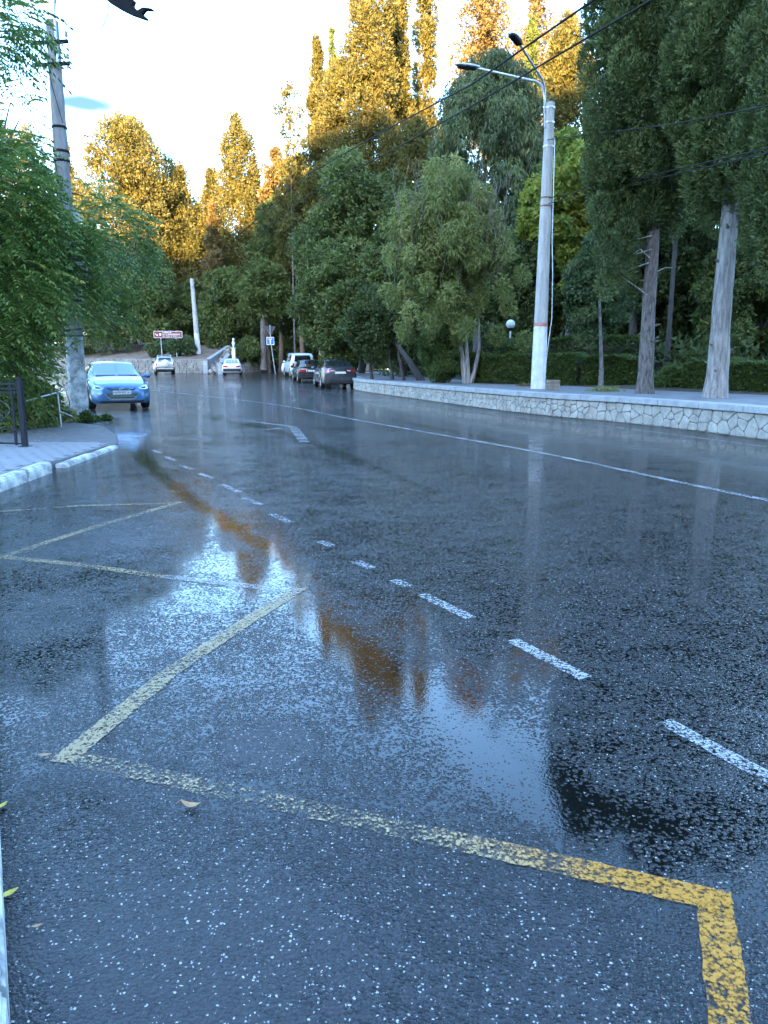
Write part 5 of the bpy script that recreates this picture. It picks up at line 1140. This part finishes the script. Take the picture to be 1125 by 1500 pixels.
c.patch('windscreen', 'front', [(-.74, 1.0), (-.55, 1.31), (-.3, 1.36), (.3, 1.36), (.55, 1.31), (.74, 1.0), (.4, .975), (-.4, .975)], glass('pale blue windscreen glass', (.12, .2, .3)), .006)  # windscreen glass paler and bluer than the other car windows
c.both('wiper', [(.02, .992), (.6, .985), (.6, 1.005), (.02, 1.01)], M['black_plastic'], .02)
c.sides('side_window', [(.85, .98), (.2, 1.31), (-.4, 1.345), (-.95, 1.29), (-1.4, 1.06), (-.3, .985)], M['glass'])
c.patch('rear_window', 'rear', [(-.6, 1.1), (.6, 1.1), (.5, 1.33), (-.5, 1.33)], M['glass'])
c.both('headlight', [(.46, .66), (.52, .62), (.66, .605), (.79, .63), (.845, .72), (.835, .84), (.80, .83), (.72, .745), (.6, .70)], M['lamp_refl'], .010)
c.both('headlight_lens', [(.56, .645), (.66, .63), (.72, .65), (.7, .69), (.6, .68)], M['black_plastic'], .014)
c.patch('upper_grille', 'front', [(-.42, .655), (-.36, .6), (-.2, .575), (.2, .575), (.36, .6), (.42, .655), (.2, .635), (-.2, .635)], M['black_plastic'], .008)
for sg in (-1, 1): c.patch('grille_trim', 'front', [(sg*.1, .597), (sg*.2, .6), (sg*.35, .632), (sg*.35, .642), (sg*.2, .614), (sg*.1, .61)], M['chrome'], .016)
# emblem: slanted letter in an oval ring
h_ = c.bvh.ray_cast(Vector((9, 0, .612)), Vector((-1, 0, 0)))[0]; em = MB(); em.tube([Vector((h_.x+.025, .075*math.cos(a), .612+.042*math.sin(a))) for a in np.linspace(0, 2*math.pi, 22)], .007, 6)
em.tube([Vector((h_.x+.025, -.034, .582)), Vector((h_.x+.025, -.018, .642))], .008, 6); em.tube([Vector((h_.x+.025, .018, .582)), Vector((h_.x+.025, .034, .642))], .008, 6); em.tube([Vector((h_.x+.025, -.026, .606)), Vector((h_.x+.025, .026, .618))], .007, 6); em.build('emblem', M['chrome'], c.t)
c.patch('bumper_trim', 'front', [(-.5, .51), (-.36, .34), (-.3, .315), (.3, .315), (.36, .34), (.5, .51), (.47, .51), (.33, .345), (-.33, .345), (-.47, .51)], M['chrome'], .008)
c.patch('lower_grille', 'front', [(-.45, .475), (-.32, .36), (.32, .36), (.45, .475)], M['black_plastic'], .010)
for z in (.395, .435): c.patch('grille_bar', 'front', [(-.36, z), (.36, z), (.37, z+.012), (-.37, z+.012)], M['lamp_refl'], .016)
c.both('fog_light', [(.64, .42), (.73, .41), (.80, .47), (.79, .53), (.7, .5)], M['lamp_refl'], .010)
c.patch('chin_lip', 'front', [(-.62, .25), (.62, .25), (.6, .285), (-.6, .285)], M['black_plastic'], .008)
c.plate('front', .525, (('Н699НМ', -.075, .095), ('82', .205, .07))); c.mirror(.82, .985, blue)
# --- grey sedan, rear view
grey = paint('dark grey metallic paint', (.075, .08, .1), .6, .3)
def park(px, py, ang, L): r_ = g(px, py); h_ = Vector((-math.sin(ang), math.cos(ang), 0)); q_ = r_+h_*L/2; return (q_.x, q_.y, 0), math.atan2(h_.y, h_.x)
loc, hd_ = park(499, 569.5, math.radians(12), 4.55)
c = Car('sedan_car', 'dark grey sedan parked against the end of the retaining wall, seen from behind', 'car', dict(L=4.55, W=.89, R=.325, xf=1.38, xr=-1.3, zl=.2, paint=grey, nose=.72,
    top=[(-2.275, .86), (-2.22, 1.04), (-1.75, 1.10), (-.95, 1.40), (-.3, 1.465), (.2, 1.45), (1.15, .99), (2.0, .8), (2.275, .6)], belt=[(-2.275, .8), (-1.6, .98), (0, .93), (1.2, .87), (2.275, .5)], tw=[(-2.275, .9), (-1.75, .84), (-.95, .68), (.2, .68), (1.15, .84), (2.275, .86)]), loc, hd_)
c.patch('rear_window', 'rear', [(-.66, 1.12), (.66, 1.12), (.52, 1.38), (-.52, 1.38)], M['glass']); c.patch('windscreen', 'front', [(-.7, 1.02), (.7, 1.02), (.55, 1.38), (-.55, 1.38)], M['glass'])
c.sides('side_window', [(.85, .99), (.15, 1.34), (-.35, 1.38), (-.85, 1.33), (-1.45, 1.07), (-.3, .99)], M['glass'])
c.both('tail_lamp', [(.30, .93), (.62, .94), (.82, .92), (.84, .84), (.7, .78), (.5, .83), (.3, .87)], M['tail_red'], .010, 'rear'); c.both('reversing_lamp', [(.34, .875), (.5, .86), (.5, .9), (.34, .905)], M['tail_clear'], .016, 'rear')
c.patch('plate_recess', 'rear', [(-.34, .74), (.34, .74), (.3, .9), (-.3, .9)], M['chrome'], .006); c.plate('rear', .79, None); c.patch('bumper_insert', 'rear', [(-.62, .27), (.62, .27), (.55, .42), (-.55, .42)], M['black_plastic'], .008); c.both('reflector', [(.6, .5), (.74, .5), (.74, .53), (.6, .53)], M['tail_red'], .012, 'rear'); c.mirror(.8, .99, grey)
# --- dark hatchback
dk = paint('very dark green paint', (.012, .02, .022), .2, .25)
loc, hd_ = park(457, 560.5, math.radians(13), 4.0)
c = Car('hatchback_car', 'black angular hatchback with wide red tail lamps between the grey sedan and the off-roader', 'car', dict(L=4.0, W=.82, R=.29, xf=1.25, xr=-1.2, zl=.2, paint=dk, nose=.86, spokes=7,
    top=[(-2.0, .88), (-1.93, .95), (-1.55, 1.08), (-1.0, 1.36), (-.3, 1.40), (.3, 1.37), (1.0, .95), (1.9, .78), (2.0, .65)], belt=[(-2, .82), (-1.5, .9), (0, .9), (1.0, .88), (2, .55)], tw=[(-2, .9), (-1.55, .84), (-1.0, .74), (.3, .74), (1.0, .86), (2, .9)]), loc, hd_)
c.patch('rear_window', 'rear', [(-.62, 1.02), (.62, 1.02), (.53, 1.31), (-.53, 1.31)], M['glass']); c.sides('side_window', [(.8, .95), (.25, 1.30), (-.4, 1.33), (-.95, 1.29), (-1.35, 1.02), (-.3, .94)], M['glass']); c.patch('windscreen', 'front', [(-.62, .98), (.62, .98), (.52, 1.31), (-.52, 1.31)], M['glass'])
c.both('tail_lamp', [(.32, .64), (.76, .64), (.77, .80), (.32, .80)], M['tail_red'], .012, 'rear'); c.both('reversing_lamp', [(.27, .65), (.34, .65), (.34, .79), (.27, .79)], M['tail_clear'], .016, 'rear'); c.plate('rear', .72, None, .46); c.patch('bumper', 'rear', [(-.74, .34), (.74, .34), (.76, .54), (-.76, .54)], M['black_plastic'], .02); c.mirror(.75, .95, M['black_plastic'])
# --- white off-roader
wh = paint('pearl white paint', (.62, .66, .68), .1, .3)
loc, hd_ = park(444, 553.5, math.radians(16), 4.6)
c = Car('off_roader', 'white boxy off-roader parked first in the row by the side road', 'car', dict(L=4.6, W=.86, R=.37, xf=1.45, xr=-1.3, zl=.34, paint=wh, nose=.9,
    top=[(-2.3, 1.0), (-2.27, 1.55), (-2.1, 1.83), (-1.0, 1.88), (.3, 1.86), (.5, 1.8), (1.05, 1.22), (2.15, 1.1), (2.3, .9)], belt=[(-2.3, 1.12), (0, 1.14), (1.05, 1.1), (2.3, .85)], tw=[(-2.3, .86), (-2.1, .82), (.4, .82), (1.05, .9), (2.3, .92)]), loc, hd_)
c.patch('rear_window', 'rear', [(-.64, 1.2), (.64, 1.2), (.57, 1.68), (-.57, 1.68)], M['glass']); c.patch('windscreen', 'front', [(-.66, 1.26), (.66, 1.26), (.58, 1.74), (-.58, 1.74)], M['glass'])
for q_ in (((.85, 1.2), (.45, 1.68), (-.05, 1.7), (-.05, 1.2)), ((-.13, 1.2), (-.13, 1.7), (-.95, 1.7), (-.95, 1.2)), ((-1.05, 1.2), (-1.05, 1.7), (-1.95, 1.68), (-2.0, 1.2))): c.sides('side_window', list(q_), M['glass'])
c.sides('lower_cladding', [(-2.2, .42), (2.1, .42), (2.1, .56), (-2.2, .56)], mat_plain('silver cladding', (.4, .42, .44), .4, .4), .01); c.both('tail_lamp', [(.66, .75), (.79, .75), (.79, 1.1), (.66, 1.1)], M['tail_red'], .012, 'rear'); c.patch('bumper', 'rear', [(-.78, .42), (.78, .42), (.78, .6), (-.78, .6)], M['black_plastic'], .03); c.plate('rear', .8, None, .5, -.3); c.mirror(.75, 1.2, wh)
# --- silver off-roader with spare wheel driving away
sv = paint('silver beige paint', (.55, .53, .48), .5, .32)
loc, hd_ = park(242.5, 549, math.radians(18), 4.0)
nv = Car('off_roader', 'silver off-roader with a spare wheel on its back door by the stone bank wall', 'car', dict(L=4.0, W=.87, R=.36, xf=1.2, xr=-1.2, zl=.3, paint=sv, nose=.86,
    top=[(-2.0, .95), (-1.95, 1.25), (-1.6, 1.60), (-.8, 1.65), (.2, 1.63), (1.0, 1.12), (1.9, .98), (2.0, .8)], belt=[(-2, 1.02), (0, 1.02), (1.0, 1.0), (2, .75)], tw=[(-2, .84), (-1.6, .74), (.2, .74), (1.0, .88), (2, .9)]), loc, hd_)
c = nv
c.patch('rear_window', 'rear', [(-.6, 1.1), (.6, 1.1), (.5, 1.5), (-.5, 1.5)], M['glass']); c.sides('side_window', [(.8, 1.08), (.2, 1.5), (-1.5, 1.5), (-1.75, 1.1)], M['glass']); c.patch('windscreen', 'front', [(-.62, 1.15), (.62, 1.15), (.52, 1.53), (-.52, 1.53)], M['glass'])
c.both('tail_lamp', [(.68, .82), (.8, .82), (.8, 1.12), (.7, 1.12)], M['tail_red'], .014, 'rear'); c.patch('bumper', 'rear', [(-.8, .34), (.8, .34), (.82, .66), (-.82, .66)], M['black_plastic'], .03); c.patch('bumper_strip', 'rear', [(-.72, .5), (.72, .5), (.72, .62), (-.72, .62)], sv, .05)
sw = MB().lathe([(.02, 0), (.3, 0), (.335, .03), (.335, .16), (.29, .2), (.02, .215)], (-2.0, -.02, 1.0), 24, Matrix.Rotation(-math.pi/2, 3, 'Y')).build('spare_wheel', mat_plain('spare wheel cover', (.66, .63, .6), .4), c.t, smooth=50)
for sg in (-1, 1): MB().tube([(-1.5, sg*.56, 1.62), (-1.45, sg*.56, 1.70), (.0, sg*.56, 1.71), (.1, sg*.56, 1.64)], .022, 6).build('roof_rail', M['galv'], c.t, smooth=60)
MB().box((-1.2, 0, 1.715), (.05, 1.2, .03)).build('roof_bar', M['galv'], c.t); c.mirror(.75, 1.1, M['black_plastic'])
# --- white hatchback nose to the wall
wt2 = paint('plain white paint', (.68, .68, .70), .0, .35)
loc, hd_ = park(340, 549.5, math.radians(9), 3.8)
c = Car('hatchback_car', 'rounded white hatchback parked nose to the corner wall', 'car', dict(L=3.8, W=.82, R=.28, xf=1.15, xr=-1.15, zl=.2, paint=wt2, nose=.8,
    top=[(-1.9, .85), (-1.85, 1.0), (-1.6, 1.22), (-1.2, 1.40), (-.3, 1.45), (.3, 1.40), (1.0, .98), (1.75, .8), (1.9, .65)], belt=[(-1.9, .82), (0, .9), (1.0, .88), (1.9, .55)], tw=[(-1.9, .88), (-1.2, .74), (.3, .74), (1.0, .86), (1.9, .86)]), loc, hd_)
c.patch('rear_window', 'rear', [(-.58, 1.0), (.58, 1.0), (.47, 1.33), (-.47, 1.33)], glass('glass with painted sky reflection', (.25, .26, .28))); c.sides('side_window', [(.8, .97), (.25, 1.33), (-1.0, 1.34), (-1.4, 1.02)], M['glass'])  # rear window: sky reflection put into the glass colour
c.both('tail_lamp', [(.36, .68), (.74, .68), (.76, .80), (.36, .80)], M['tail_red'], .012, 'rear'); c.patch('bumper', 'rear', [(-.74, .3), (.74, .3), (.76, .56), (-.76, .56)], M['black_plastic'], .025); c.plate('rear', .63, None, .46); c.mirror(.75, .98, M['black_plastic'])
